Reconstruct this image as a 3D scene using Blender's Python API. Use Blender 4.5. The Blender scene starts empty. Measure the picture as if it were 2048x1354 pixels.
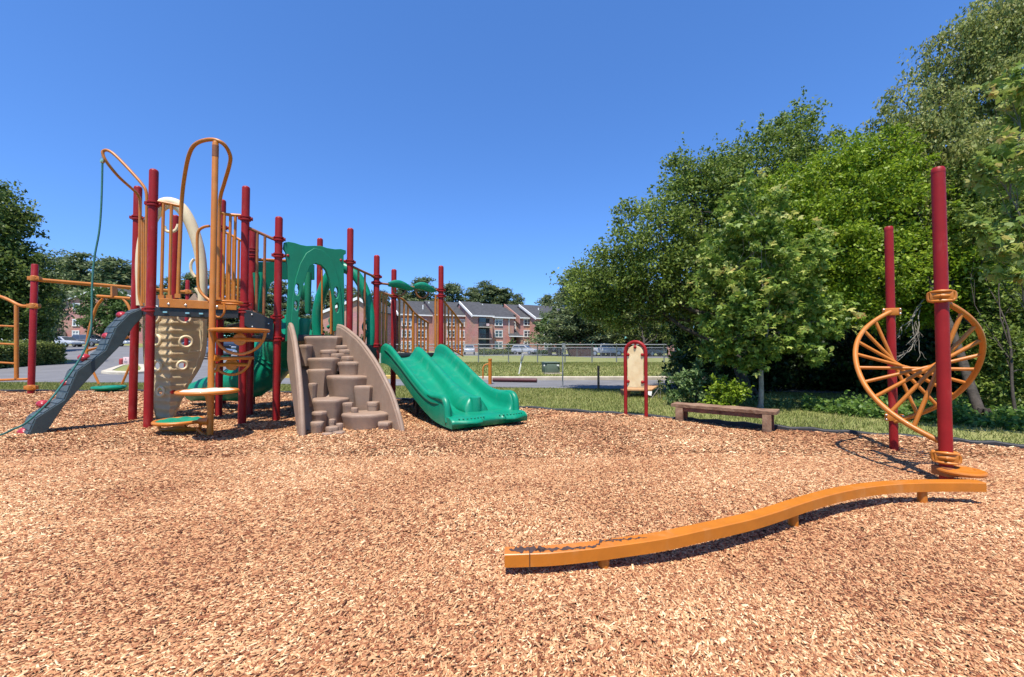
import bpy, bmesh, math, random
import numpy as np
from mathutils import Vector, Matrix, Quaternion
random.seed(7); RNG = np.random.default_rng(11)
S = bpy.context.scene; COL = S.collection
F = 850.0; CH = 1.15; PITCH = math.atan(23/F)
CP, SP = math.cos(PITCH), math.sin(PITCH)

# ------------------------------------------------------------ survey helpers (photo measurements -> metres)
def ray(x, y):
    a = (x-1024)/F; b = -(y-677)/F
    return Vector((a, CP-b*SP, SP+b*CP))
def G(x, y, z=0.0):
    d = ray(x, y); t = (z-CH)/d.z
    return Vector((d.x*t, d.y*t, z))
def At(x, y, Y):
    d = ray(x, y); t = Y/d.y
    return Vector((d.x*t, Y, CH+d.z*t))
def vplane(p, q):
    n = Vector((-(q.y-p.y), q.x-p.x, 0)).normalized()
    def f(x, y):
        d = ray(x, y); o = Vector((0, 0, CH)); t = (Vector((p.x, p.y, 0))-o).dot(n)/d.dot(n)
        return o+d*t
    return f
def zat(base, y):                    # height seen at image row y above a ground point
    k = base.y                       # solve (z-CH)
    b = -(y-677)/F
    return CH+k*(SP+b*CP)/(CP-b*SP)
def sstep(a, b, x):
    t = min(1, max(0, (x-a)/(b-a))); return t*t*(3-2*t)
def hz(X, Y):                        # lie of the land
    a = X/max(Y, 1.0)
    L = 1-sstep(-.80, -.42, a)
    r = .27*sstep(16.5, 25, Y)+.05*sstep(40, 70, Y)+.75*sstep(82, 95, Y)
    l = .25*sstep(18, 26, Y)+1.5*sstep(24, 68, Y)+1.0*sstep(70, 90, Y)
    if Y < 5: return 0.0
    return r*(1-L)+l*L
def GT(x, y):                        # ray meets the land
    d = ray(x, y); t = 1.0
    for _ in range(4000):
        p = Vector((0, 0, CH))+d*t
        if p.z <= hz(p.x, p.y): break
        t += .03 if t < 30 else .12
        if t > 260: break
    return Vector((p.x, p.y, hz(p.x, p.y)))
def mh(x, y):                        # gentle unevenness of the chip bed (arrays or floats)
    return .012*np.sin(1.7*x+.6*y+1)+.011*np.sin(-1.1*x+2.3*y)+.008*np.sin(3.9*x+2.1*y+2)+.007*np.sin(4.3*y-3.1*x)

# ------------------------------------------------------------ materials
MATS = {}
def mat(name, col, rough=.5, noise=0, nscale=8, col2=None, metal=0, bump=0, bscale=60, coat=0, spec=.5, detail=4, coords='Object', wear=None):
    m = bpy.data.materials.new(name); m.use_nodes = True; nt = m.node_tree; N = nt.nodes; L = nt.links
    b = N['Principled BSDF']
    b.inputs['Base Color'].default_value = (*col, 1); b.inputs['Roughness'].default_value = rough
    b.inputs['Metallic'].default_value = metal; b.inputs['Coat Weight'].default_value = coat
    b.inputs['Specular IOR Level'].default_value = spec
    tc = N.new('ShaderNodeTexCoord')
    if noise or col2:
        t = N.new('ShaderNodeTexNoise'); t.inputs['Scale'].default_value = nscale; t.inputs['Detail'].default_value = detail
        t.inputs['Roughness'].default_value = .65
        L.new(tc.outputs[coords], t.inputs['Vector'])
        r = N.new('ShaderNodeValToRGB')
        c2 = col2 or tuple(c*(1-noise) for c in col)
        r.color_ramp.elements[0].position = .35; r.color_ramp.elements[1].position = .65
        r.color_ramp.elements[0].color = (*c2, 1); r.color_ramp.elements[1].color = (*col, 1)
        L.new(t.outputs['Fac'], r.inputs['Fac']); L.new(r.outputs['Color'], b.inputs['Base Color'])
        mr = N.new('ShaderNodeMapRange'); mr.inputs['To Min'].default_value = min(1, rough*1.35); mr.inputs['To Max'].default_value = rough*.85
        L.new(t.outputs['Fac'], mr.inputs['Value']); L.new(mr.outputs['Result'], b.inputs['Roughness'])
    if bump:
        t2 = N.new('ShaderNodeTexNoise'); t2.inputs['Scale'].default_value = bscale; t2.inputs['Detail'].default_value = 3
        L.new(tc.outputs[coords], t2.inputs['Vector'])
        bp = N.new('ShaderNodeBump'); bp.inputs['Strength'].default_value = bump; bp.inputs['Distance'].default_value = .01
        L.new(t2.outputs['Fac'], bp.inputs['Height']); L.new(bp.outputs['Normal'], b.inputs['Normal'])
    if wear:                               # dull scuffed spots and streaks
        src = b.inputs['Base Color'].links[0].from_socket if b.inputs['Base Color'].links else None
        mp = N.new('ShaderNodeMapping'); mp.inputs['Scale'].default_value = (1, 1, .35); L.new(tc.outputs[coords], mp.inputs[0])
        t3 = N.new('ShaderNodeTexNoise'); t3.inputs['Scale'].default_value = wear[1]; t3.inputs['Detail'].default_value = 9; t3.inputs['Roughness'].default_value = .75
        L.new(mp.outputs[0], t3.inputs['Vector']); mr3 = N.new('ShaderNodeMapRange'); mr3.inputs['From Min'].default_value = .53; mr3.inputs['From Max'].default_value = .72; mr3.inputs['To Max'].default_value = wear[0]
        L.new(t3.outputs['Fac'], mr3.inputs['Value']); mx3 = N.new('ShaderNodeMix'); mx3.data_type = 'RGBA'; mx3.inputs[7].default_value = (*wear[2], 1)
        L.new(mr3.outputs[0], mx3.inputs[0]); L.new(src, mx3.inputs[6]); L.new(mx3.outputs[2], b.inputs['Base Color'])
    MATS[name] = m; return m
def island_mat(name, stops, rough=.7, trans=0.0, spec=.3, patch=None):
    """colour differs from leaf to leaf / chip to chip; patch=(scale, dark factor) varies it in broad drifts"""
    m = bpy.data.materials.new(name); m.use_nodes = True; nt = m.node_tree; N = nt.nodes; L = nt.links
    b = N['Principled BSDF']; g = N.new('ShaderNodeNewGeometry'); r = N.new('ShaderNodeValToRGB')
    cr = r.color_ramp
    cr.elements[0].position, cr.elements[1].position = stops[0][0], stops[-1][0]
    cr.elements[0].color = (*stops[0][1], 1); cr.elements[1].color = (*stops[-1][1], 1)
    for p, c in stops[1:-1]:
        e = cr.elements.new(p); e.color = (*c, 1)
    out = r.outputs['Color']
    if patch:
        tc = N.new('ShaderNodeTexCoord'); t = N.new('ShaderNodeTexNoise'); t.inputs['Scale'].default_value = patch[0]; t.inputs['Detail'].default_value = 3
        L.new(tc.outputs['Object'], t.inputs['Vector'])
        ma = N.new('ShaderNodeMath'); ma.operation = 'MULTIPLY_ADD'; ma.inputs[1].default_value = patch[1]; ma.inputs[2].default_value = -patch[1]*.5
        L.new(t.outputs['Fac'], ma.inputs[0])
        ad = N.new('ShaderNodeMath'); ad.operation = 'ADD'; ad.use_clamp = True
        L.new(g.outputs['Random Per Island'], ad.inputs[0]); L.new(ma.outputs[0], ad.inputs[1]); L.new(ad.outputs[0], r.inputs['Fac'])
    else:
        L.new(g.outputs['Random Per Island'], r.inputs['Fac'])
    L.new(out, b.inputs['Base Color']); b.inputs['Roughness'].default_value = rough; b.inputs['Specular IOR Level'].default_value = spec
    if trans:
        tr = N.new('ShaderNodeBsdfTranslucent'); mx = N.new('ShaderNodeMixShader'); mx.inputs[0].default_value = trans
        L.new(out, tr.inputs['Color']); L.new(b.outputs[0], mx.inputs[1]); L.new(tr.outputs[0], mx.inputs[2])
        L.new(mx.outputs[0], N['Material Output'].inputs['Surface'])
    MATS[name] = m; return m
def M(n): return MATS[n]

RED = mat('red_paint', (.30, .012, .013), .42, noise=.2, nscale=5, bump=.05, bscale=160, spec=.25, wear=(.22, 7, (.42, .20, .17)))
ORANGE = mat('orange_paint', (.52, .165, .014), .38, noise=.16, nscale=7, bump=.05, bscale=160, coat=.05, wear=(.28, 9, (.55, .33, .16)))
GREEN = mat('green_plastic', (.001, .225, .122), .36, noise=.14, nscale=4, bump=.03, bscale=90, spec=.4, wear=(.16, 6, (.28, .42, .33)))
GREEND = mat('green_panel', (.002, .19, .095), .5, noise=.12, nscale=5, bump=.05, bscale=120)
TAN = mat('rock_plastic', (.30, .20, .14), .55, noise=.14, nscale=9, bump=.4, bscale=75, wear=(.3, 5, (.42, .34, .27)))
BEIGE = mat('beige_plastic', (.80, .63, .39), .5, noise=.1, nscale=5, bump=.08, bscale=110, wear=(.25, 6, (.5, .36, .22)))
SLATE = mat('slate_plank', (.034, .05, .052), .5, noise=.3, nscale=7, bump=.15, bscale=70)
SLATETOP = mat('slate_tread', (.07, .092, .10), .55, noise=.45, nscale=14, bump=.3, bscale=50)
HOLD = mat('red_hold', (.38, .02, .03), .3, noise=.15, nscale=12)
DECK = mat('deck_vinyl', (.018, .02, .026), .5, noise=.3, nscale=12, bump=.2, bscale=120)
BOLT = mat('bolt_steel', (.62, .6, .56), .3, metal=1)
SUNPAD = mat('sunlit_pad', (.62, .56, .46), .6, noise=.2, nscale=20)  # beige pad whitened, the sunlight on it put into the colour
ROPE = mat('green_rope', (.035, .17, .15), .75, noise=.35, nscale=60, bump=.5, bscale=220)
SHADE_BROWN = mat('shadowed_orange_brown', (.30, .10, .03), .42, noise=.3, nscale=10)  # orange darkened to paint in shadow on the rails; also the brown bracket
OLDWOOD = mat('weathered_timber', (.30, .185, .115), .85, col2=(.15, .075, .042), nscale=9, bump=.5, bscale=40)
REDWOOD = mat('red_brown_timber', (.22, .085, .05), .8, col2=(.11, .05, .036), nscale=10, bump=.5, bscale=40)
BOARD = mat('birch_board', (.78, .62, .36), .55, col2=(.66, .48, .25), nscale=6, bump=.05)
BLACKP = mat('black_border', (.03, .03, .034), .6, noise=.3, nscale=10)
ASPH = mat('asphalt', (.165, .162, .165), .9, col2=(.12, .118, .122), nscale=.9, bump=.4, bscale=25, detail=8)
CONC = mat('kerb_concrete', (.52, .46, .36), .85, noise=.3, nscale=2)
KERBY = mat('yellow_kerb_paint', (.55, .38, .10), .8, noise=.3, nscale=4)
BARK = mat('grey_bark', (.06, .046, .035), .9, col2=(.028, .022, .016), nscale=14, bump=.9, bscale=30)
BARKL = mat('pale_bark', (.17, .145, .12), .9, col2=(.08, .068, .055), nscale=14, bump=.7, bscale=30)
MAPLEB = mat('maple_bark', (.34, .30, .26), .9, col2=(.2, .17, .145), nscale=14, bump=.6, bscale=30)
DEADW = mat('dead_twigs', (.30, .265, .22), .9, noise=.3)
GALV = mat('galvanised_steel', (.27, .28, .28), .55, metal=.3, noise=.2)
WHITE = mat('white_trim', (.78, .76, .72), .6, noise=.08)
GLASS = mat('window_glass', (.05, .06, .075), .12, spec=.8)
CURT = mat('window_blind', (.42, .42, .42), .7)
DARKIN = mat('dark_shade_and_rail', (.03, .025, .024), .8)  # flat dark for painted-in shade of openings, also the balcony rails
ROOF = mat('roof_shingle', (.062, .062, .066), .9, col2=(.035, .035, .038), nscale=1.6, bump=.3, bscale=6, detail=8)
TBOX = mat('transformer_green', (.11, .15, .115), .5, noise=.15)
SIGNW = mat('sign_white', (.72, .72, .7), .5, noise=.08)
SIGNP = mat('sign_pinkish', (.72, .52, .50), .5, noise=.08)
SIGNR = mat('sign_red', (.42, .05, .05), .5)
TYRE = mat('tyre_rubber', (.02, .02, .02), .8)
RIM = mat('wheel_rim', (.5, .5, .52), .35, metal=.8)
LAMPG = mat('headlamp', (.7, .7, .68), .2)
LAMPR = mat('tail_lamp', (.4, .02, .02), .3)
SCUFF = mat('worn_scuff', (.075, .04, .032), .8, noise=.45, nscale=30)
SEAM = mat('seam_gap', (.03, .015, .01), .8)
BRICK = bpy.data.materials.new('brick'); BRICK.use_nodes = True; MATS['brick'] = BRICK
def _brick():
    nt = BRICK.node_tree; N = nt.nodes; L = nt.links; b = N['Principled BSDF']
    tc = N.new('ShaderNodeTexCoord'); mp = N.new('ShaderNodeMapping'); mp.inputs['Rotation'].default_value = (math.radians(90), 0, 0)
    br = N.new('ShaderNodeTexBrick'); br.inputs['Scale'].default_value = 1.0
    br.inputs['Color1'].default_value = (.68, .31, .24, 1); br.inputs['Color2'].default_value = (.56, .24, .185, 1); br.inputs['Mortar'].default_value = (.46, .36, .30, 1)
    br.inputs['Brick Width'].default_value = .4; br.inputs['Row Height'].default_value = .14; br.inputs['Mortar Size'].default_value = .012
    n = N.new('ShaderNodeTexNoise'); n.inputs['Scale'].default_value = .5; n.inputs['Detail'].default_value = 5
    mx = N.new('ShaderNodeMix'); mx.data_type = 'RGBA'; mx.blend_type = 'MULTIPLY'; mx.inputs[0].default_value = .5
    L.new(tc.outputs['Object'], mp.inputs[0]); L.new(mp.outputs[0], br.inputs['Vector']); L.new(tc.outputs['Object'], n.inputs['Vector'])
    L.new(br.outputs['Color'], mx.inputs[6]); L.new(n.outputs['Color'], mx.inputs[7]); L.new(mx.outputs[2], b.inputs['Base Color'])
    b.inputs['Roughness'].default_value = .9
_brick()
MESHW = bpy.data.materials.new('chain_link'); MESHW.use_nodes = True
def _chain():
    nt = MESHW.node_tree; N = nt.nodes; L = nt.links; b = N['Principled BSDF']
    b.inputs['Base Color'].default_value = (.4, .41, .41, 1); b.inputs['Metallic'].default_value = .5; b.inputs['Roughness'].default_value = .5
    tc = N.new('ShaderNodeTexCoord'); outs = []
    for ang in (45, -45):
        mp = N.new('ShaderNodeMapping'); mp.inputs['Rotation'].default_value = (0, math.radians(ang), 0)
        w = N.new('ShaderNodeTexWave'); w.wave_type = 'BANDS'; w.bands_direction = 'X'; w.inputs['Scale'].default_value = 3.0
        c = N.new('ShaderNodeMath'); c.operation = 'GREATER_THAN'; c.inputs[1].default_value = .997
        L.new(tc.outputs['Object'], mp.inputs[0]); L.new(mp.outputs[0], w.inputs['Vector']); L.new(w.outputs['Fac'], c.inputs[0]); outs.append(c)
    mx = N.new('ShaderNodeMath'); mx.operation = 'MAXIMUM'
    L.new(outs[0].outputs[0], mx.inputs[0]); L.new(outs[1].outputs[0], mx.inputs[1])
    tr = N.new('ShaderNodeBsdfTransparent'); ms = N.new('ShaderNodeMixShader')
    L.new(mx.outputs[0], ms.inputs[0]); L.new(tr.outputs[0], ms.inputs[1]); L.new(b.outputs[0], ms.inputs[2])
    L.new(ms.outputs[0], N['Material Output'].inputs['Surface'])
_chain()

# ------------------------------------------------------------ mesh builder
def frame_from(d):
    d = d.normalized(); a = Vector((0, 0, 1)) if abs(d.z) < .95 else Vector((1, 0, 0))
    x = d.cross(a).normalized(); y = x.cross(d).normalized(); return x, y, d
class MB:
    def __init__(s): s.v = []; s.f = []
    def quadgrid(s, rows, close_u=False, close_v=False):
        o = len(s.v); n = len(rows[0]); m = len(rows)
        for r in rows: s.v.extend([tuple(p) for p in r])
        for i in range(m if close_v else m-1):
            for j in range(n if close_u else n-1):
                a = o+i*n+j; b = o+i*n+(j+1) % n; i2 = (i+1) % m
                s.f.append((a, b, o+i2*n+(j+1) % n, o+i2*n+j))
        return o, n, m
    def tube(s, pts, r, n=10, caps=True):
        pts = [Vector(p) for p in pts]; rr = r if isinstance(r, (list, tuple)) else [r]*len(pts)
        t = [(pts[min(i+1, len(pts)-1)]-pts[max(i-1, 0)]).normalized() for i in range(len(pts))]
        x, y, _ = frame_from(t[0]); rows = []
        for i, p in enumerate(pts):
            if i:
                q = t[i-1].rotation_difference(t[i]); x = q @ x; x = (x-t[i]*x.dot(t[i])).normalized()
            y = t[i].cross(x)
            rows.append([p+(x*math.cos(2*math.pi*k/n)+y*math.sin(2*math.pi*k/n))*rr[i] for k in range(n)])
        o, n_, m = s.quadgrid(rows, close_u=True)
        if caps:
            s.f.append(tuple(o+k for k in reversed(range(n)))); s.f.append(tuple(o+(m-1)*n+k for k in range(n)))
        return s
    def ring(s, c, axis, R, r, n=36, k=10, a0=0, a1=360, xdir=None):
        x, y, z = frame_from(Vector(axis))
        if xdir is not None:
            x = Vector(xdir).normalized(); y = Vector(axis).normalized().cross(x)
        c = Vector(c); full = abs(a1-a0) >= 359.9
        m = n if full else n+1
        pts = [c+(x*math.cos(math.radians(a0+(a1-a0)*i/n))+y*math.sin(math.radians(a0+(a1-a0)*i/n)))*R for i in range(m)]
        if not full: return s.tube(pts, r, k)
        rows = []
        for i in range(n):
            a = math.radians(a0+360*i/n); e = x*math.cos(a)+y*math.sin(a)
            rows.append([c+e*(R+r*math.cos(2*math.pi*j/k))+Vector(axis).normalized()*r*math.sin(2*math.pi*j/k) for j in range(k)])
        s.quadgrid(rows, close_u=True, close_v=True); return s
    def lathe(s, base, prof, n=20, axis=(0, 0, 1)):
        x, y, z = frame_from(Vector(axis)); base = Vector(base); rows = []
        for r, h in prof:
            rows.append([base+z*h+(x*math.cos(2*math.pi*k/n)+y*math.sin(2*math.pi*k/n))*max(r, 1e-4) for k in range(n)])
        o, n_, m = s.quadgrid(rows, close_u=True)
        s.f.append(tuple(o+k for k in reversed(range(n)))); s.f.append(tuple(o+(m-1)*n+k for k in range(n))); return s
    def box(s, c, sx, sy, sz, rz=0, mtx=None):
        m = mtx or (Matrix.Translation(c) @ Matrix.Rotation(rz, 4, 'Z')); o = len(s.v)
        for x in (-1, 1):
            for y in (-1, 1):
                for z in (-1, 1): s.v.append(tuple(m @ Vector((x*sx/2, y*sy/2, z*sz/2))))
        for q in ((0, 1, 3, 2), (4, 6, 7, 5), (0, 4, 5, 1), (2, 3, 7, 6), (0, 2, 6, 4), (1, 5, 7, 3)): s.f.append(tuple(o+i for i in q))
        return s
    def beam(s, a, b, w, h):             # rectangular bar from a to b
        a, b = Vector(a), Vector(b); d = (b-a); x, y, z = frame_from(d)
        m = Matrix((x, y, z)).transposed().to_4x4(); m.translation = (a+b)/2
        return s.box(None, w, h, d.length, mtx=m)
    def prism(s, poly, d):               # polygon (3D points) thickened along vector d
        o = len(s.v); n = len(poly); d = Vector(d)
        s.v += [tuple(Vector(p)) for p in poly]+[tuple(Vector(p)+d) for p in poly]
        s.f.append(tuple(o+i for i in reversed(range(n)))); s.f.append(tuple(o+n+i for i in range(n)))
        for i in range(n): s.f.append((o+i, o+(i+1) % n, o+n+(i+1) % n, o+n+i))
        return s
    def ball(s, c, r, n=12, m=8, sx=1, sy=1, sz=1):
        c = Vector(c)
        rows = [[c+Vector((sx*r*math.sin(math.pi*i/m)*math.cos(2*math.pi*j/n), sy*r*math.sin(math.pi*i/m)*math.sin(2*math.pi*j/n), -sz*r*math.cos(math.pi*i/m))) for j in range(n)] for i in range(m+1)]
        s.quadgrid(rows, close_u=True); return s
    def build(s, name, m, parent=None, angle=40, bevel=0, merge=True, origin=None):
        me = bpy.data.meshes.new(name); me.from_pydata(s.v, [], s.f)
        bm = bmesh.new(); bm.from_mesh(me)
        if merge: bmesh.ops.remove_doubles(bm, verts=bm.verts, dist=1e-5)
        bmesh.ops.recalc_face_normals(bm, faces=bm.faces)
        if bevel:
            es = [e for e in bm.edges if len(e.link_faces) == 2 and e.calc_face_angle(0) > math.radians(35)]
            if es: bmesh.ops.bevel(bm, geom=es, offset=bevel, segments=2, profile=.5, affect='EDGES', clamp_overlap=True)
        bm.to_mesh(me); bm.free()
        for p in me.polygons: p.use_smooth = True
        me.set_sharp_from_angle(angle=math.radians(angle))
        me.materials.append(m)
        return link(name, me, parent, origin)
def link(name, me, parent=None, origin=None):
    o = bpy.data.objects.new(name, me); COL.objects.link(o)
    if parent is not None:
        o.parent = parent; o.matrix_parent_inverse = wm(parent).inverted()
    elif origin is not None:
        me.transform(Matrix.Translation(-Vector(origin))); o.location = origin
    return o
def wm(o):
    m = Matrix.LocRotScale(o.location, o.rotation_euler, o.scale)
    return wm(o.parent) @ o.matrix_parent_inverse @ m if o.parent else m
def tag(o, label=None, cat=None, group=None, kind=None):
    if label: o['label'] = label
    if cat: o['category'] = cat
    if group: o['group'] = group
    if kind: o['kind'] = kind
    return o
def thing(name, loc, label, cat, group=None, rz=0):
    o = bpy.data.objects.new(name, None); COL.objects.link(o); o.location = loc; o.rotation_euler = (0, 0, rz); o.empty_display_size = .2
    return tag(o, label, cat, group)
def copy_tree(o, parent=None):
    c = o.copy(); COL.objects.link(c)
    if parent is not None: c.parent = parent
    for ch in list(o.children): copy_tree(ch, c)
    return c
def spline(pts, k=8):                # smooth path through points
    P = [Vector(p) for p in pts]; out = []
    for i in range(len(P)-1):
        p0, p1, p2, p3 = P[max(i-1, 0)], P[i], P[i+1], P[min(i+2, len(P)-1)]
        for j in range(k):
            t = j/k
            out.append(.5*((2*p1)+(p2-p0)*t+(2*p0-5*p1+4*p2-p3)*t*t+(3*p1-p0-3*p2+p3)*t**3))
    out.append(P[-1]); return out
def cutout(name, p, q, loops, thick, m, parent, bevel=.006, off=0, bend=None):
    """flat panel in the upright plane through p and q: loops are (u, z) outlines, the later ones holes"""
    cu = bpy.data.curves.new(name, 'CURVE'); cu.dimensions = '2D'; cu.fill_mode = 'BOTH'; cu.extrude = thick/2-bevel; cu.bevel_depth = bevel; cu.bevel_resolution = 2; cu.offset = -bevel
    for lp in loops:
        sp = cu.splines.new('POLY'); sp.points.add(len(lp)-1); sp.use_cyclic_u = True
        for i, (a, b) in enumerate(lp): sp.points[i].co = (a, b, 0, 1)
    ob = bpy.data.objects.new('tmp', cu); COL.objects.link(ob)
    me = bpy.data.meshes.new_from_object(ob.evaluated_get(bpy.context.evaluated_depsgraph_get())); bpy.data.objects.remove(ob)
    u = Vector((q.x-p.x, q.y-p.y, 0)).normalized(); n = Vector((u.y, -u.x, 0))
    if bend:
        for v in me.vertices: v.co.z += bend(v.co.x, v.co.y)
    mt = Matrix((u, Vector((0, 0, 1)), n)).transposed().to_4x4(); mt.translation = Vector((p.x, p.y, 0))+n*off
    me.transform(mt)
    me.materials.clear(); me.materials.append(m)
    for pl in me.polygons: pl.use_smooth = True; pl.material_index = 0
    me.set_sharp_from_angle(angle=math.radians(35))
    return link(name, me, parent)
def uvz(p, q):
    f = vplane(p, q); u = Vector((q.x-p.x, q.y-p.y, 0)).normalized(); p0 = Vector((p.x, p.y, 0))
    def g(x, y):
        w = f(x, y); return ((w-p0).dot(u), w.z)
    return g
def npmesh(name, verts, faces4, m, parent=None, smooth=False):
    me = bpy.data.meshes.new(name); nv = len(verts); nf = len(faces4)
    me.vertices.add(nv); me.vertices.foreach_set('co', np.ascontiguousarray(verts, dtype=np.float32).ravel())
    me.loops.add(nf*4); me.loops.foreach_set('vertex_index', np.ascontiguousarray(faces4, dtype=np.int32).ravel())
    me.polygons.add(nf); me.polygons.foreach_set('loop_start', np.arange(0, nf*4, 4, dtype=np.int32))
    me.update(calc_edges=True); me.validate(); me.materials.append(m)
    if smooth: me.polygons.foreach_set('use_smooth', np.ones(nf, dtype=bool))
    return link(name, me, parent)
# ============================================================ PLAY STRUCTURE
pA, pB, pC, pD = G(296, 858), G(265, 839), G(484, 847), G(437, 831)
pE, pF, pK, pM = G(552, 842), G(697, 826), G(499, 829), G(636, 813)
pG, pI, pJ = G(751, 817), G(786, 806), G(343, 824)
SLD = Vector((.58, -.815, 0)).normalized(); SLW = Vector((.815, .58, 0)).normalized()   # slide run / slide width
pH = pG+SLW*1.40
ps = thing('play_structure', (pE.x-.4, pE.y+.4, 0), 'multi-level playground climbing structure with dark red posts, orange rails, green slides and a rock climber', 'playground')
def clamp(post, base, z, r=.057, ang=0, double=True):
    b = MB(); c = Vector((base.x, base.y, z))
    for dz in ((-.022, .022) if double else (0,)):
        b.lathe(c+Vector((0, 0, dz-.017)), [(r, 0), (r*1.32, .004), (r*1.36, .017), (r*1.32, .03), (r, .034)], 20)
    for k in (0, 1):
        d = Vector((math.cos(ang+math.pi*k), math.sin(ang+math.pi*k), 0))
        b.box(c+d*(r*1.45), .035, .05, .045, ang+math.pi*k)
        b.lathe(c+d*(r*1.5)+Vector((d.y, -d.x, 0))*.024, [(.012, 0), (.012, .01), (.006, .014)], 8, axis=(d.y, -d.x, 0))
    b.build('clamp', RED, post, bevel=0)
def post(base, ytop, parent=ps, r=.057, clamps=(), m=RED, ang=0):
    zt = zat(base, ytop); b = MB()
    b.lathe((base.x, base.y, -.08), [(r, 0), (r, zt+.08-r*.75), (r*.97, zt+.08-r*.5), (r*.82, zt+.08-r*.24), (r*.5, zt+.08-r*.06), (0, zt+.08)], 22)
    o = b.build('post', m, parent, 50)
    for y in clamps: clamp(o, base, zat(base, y), r, ang, double=True)
    return o
angAC = math.atan2(pC.y-pA.y, pC.x-pA.x)
post(pA, 338, clamps=(408, 619), ang=angAC)
post(pB, 372, clamps=(436,), ang=angAC)
post(pC, 372, clamps=(437, 608, 622), ang=angAC)
post(pD, 399, clamps=(455,), ang=angAC)
post(pE, 433, clamps=(478, 511, 634, 678), ang=angAC)
post(pF, 456, clamps=(524, 672), ang=angAC)
post(pK, 457, clamps=(500, 513), ang=angAC)
post(pM, 476, clamps=(668,), ang=angAC)
post(pG, 510, clamps=(553, 566, 691), ang=.6)
post(pH, 531, clamps=(580, 592), ang=.6)
post(pI, 538, clamps=(592,), ang=.6)
post(pJ, 430, clamps=(600,), ang=.6)

def plat(zt, pts, th=.11):
    b = MB(); b.prism([(p.x, p.y, zt-th) for p in pts], (0, 0, th)); o = b.build('deck', DECK, ps, bevel=.012)
    return o
z1 = zat(pA, 613); z2 = zat(pE, 668); z3 = zat(pG, 706)
plat(z1, [pA, pC, pD, pA+(pB-pA)*.08]);  # deck corner cut away to let sun onto the climbing wall
b = MB(); b.beam(Vector((pA.x, pA.y, z1-.06)), Vector((pB.x, pB.y, z1-.06)), .05, .09); b.build('deck_beam', DECK, ps); plat(z2, [pE, pF, pM, pK]); plat(z3, [pG, pH, pI+Vector((.55, .75, 0)), pI])
b = MB(); zz = (z1+z2)/2
b.prism([(p.x, p.y, zz-.1) for p in (pC+(pE-pC)*.12, pE-(pE-pC)*.12, pK-(pK-pD)*.2, pD+(pK-pD)*.2)], (0, 0, .1)); b.build('deck_step', DECK, ps, bevel=.01)
b = MB(); zz = (z2+z3)/2
b.prism([(p.x, p.y, zz-.1) for p in (pF+(pG-pF)*.12, pG-(pG-pF)*.12, pI, pM)], (0, 0, .1)); b.build('deck_step', DECK, ps, bevel=.01)
# dark sloping riser panel between the two tall posts C and E, with bolts
f = uvz(pC, pE)
rp = cutout('riser_panel', pC, pE, [[f(489, 621), f(500, 621), f(546, 640), f(546, 681), f(530, 676), f(510, 662), f(489, 652)]], .04, DECK, ps, off=.05)
fp = vplane(pC, pE); nn = Vector(((pE-pC).y, -(pE-pC).x, 0)).normalized()
for x, y in ((537, 648), (537, 668), (505, 654), (517, 662), (504, 630)):
    b = MB(); b.lathe(fp(x, y)+nn*.07, [(.012, 0), (.012, .006), (.005, .011)], 8, axis=nn); b.build('bolt', BOLT, rp)
f = uvz(pF, pG)
cutout('riser_panel', pF, pG, [[f(700, 676), f(748, 697), f(748, 722), f(700, 700)]], .04, DECK, ps, off=.05)
# kick plate and bolts along the front of the top deck
f = uvz(pA, pC); fp = vplane(pA, pC); nAC = Vector(((pC-pA).y, -(pC-pA).x, 0)).normalized()
kp = cutout('kick_plate', pA, pC, [[f(321, 597), f(475, 606.5), f(475, 621), f(321, 615)]], .03, ORANGE, ps, off=.05)
for x, y in ((340, 609), (374, 611), (452, 615), (436, 614)): b = MB(); b.lathe(fp(x, y)+nAC*.062, [(.016, 0), (.016, .008), (.006, .015)], 10, axis=nAC); b.build('bolt', BOLT, kp)
for x, y in ((334, 625), (378, 627), (405, 628)): b = MB(); b.box(fp(x, y)+nAC*.07, .05, .03, .022, angAC); b.build('deck_bracket', BOLT, ps)
cutout('deck_rim', pA, pC, [[f(309, 615), f(478, 621), f(478, 637), f(309, 632)]], .05, DECK, ps, off=.02)

# ---- railings: top rail + upright pickets
def railing(p, q, railpts, xs, ybot, r=.024, rp=.021, ytop=None, m=ORANGE, bottom=None):
    fv = vplane(p, q); b = MB(); pts = [fv(x, y) for x, y in railpts]
    b.tube(spline(pts, 4) if len(pts) > 2 else pts, r, 10); o = b.build('railing', m, ps)
    for i, x in enumerate(xs):
        # rail height at x
        for (x0, y0), (x1, y1) in zip(railpts, railpts[1:]):
            if min(x0, x1) <= x <= max(x0, x1): yt = y0+(y1-y0)*(x-x0)/(x1-x0); break
        else: yt = railpts[0][1]
        yb = ybot(x) if callable(ybot) else ybot
        b = MB(); t = fv(x, yt); w = fv(x, yb); w = Vector((t.x, t.y, w.z)); b.tube([t, w], rp, 8)
        if bottom: b.box(w+Vector((0, 0, .02)), .07, .05, .06, angAC)
        b.build('picket', m, o)
    if not bottom:
        b = MB(); b.tube([fv(railpts[0][0], ybot(railpts[0][0]) if callable(ybot) else ybot), fv(railpts[-1][0], ybot(railpts[-1][0]) if callable(ybot) else ybot)], .018, 8); b.build('bottom_rail', m, o)
    return o
railing(pA, pC, [(306, 402), (320, 404), (345, 409), (364, 413)], [327, 343], 597, bottom=True)
railing(pA, pC, [(438, 424), (455, 429), (482, 431)], [449, 461, 471], 606, bottom=True)
railing(pD, pK, [(441, 462), (452, 465), (480, 480), (497, 488)], [446, 456, 467, 478], 606)
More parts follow.
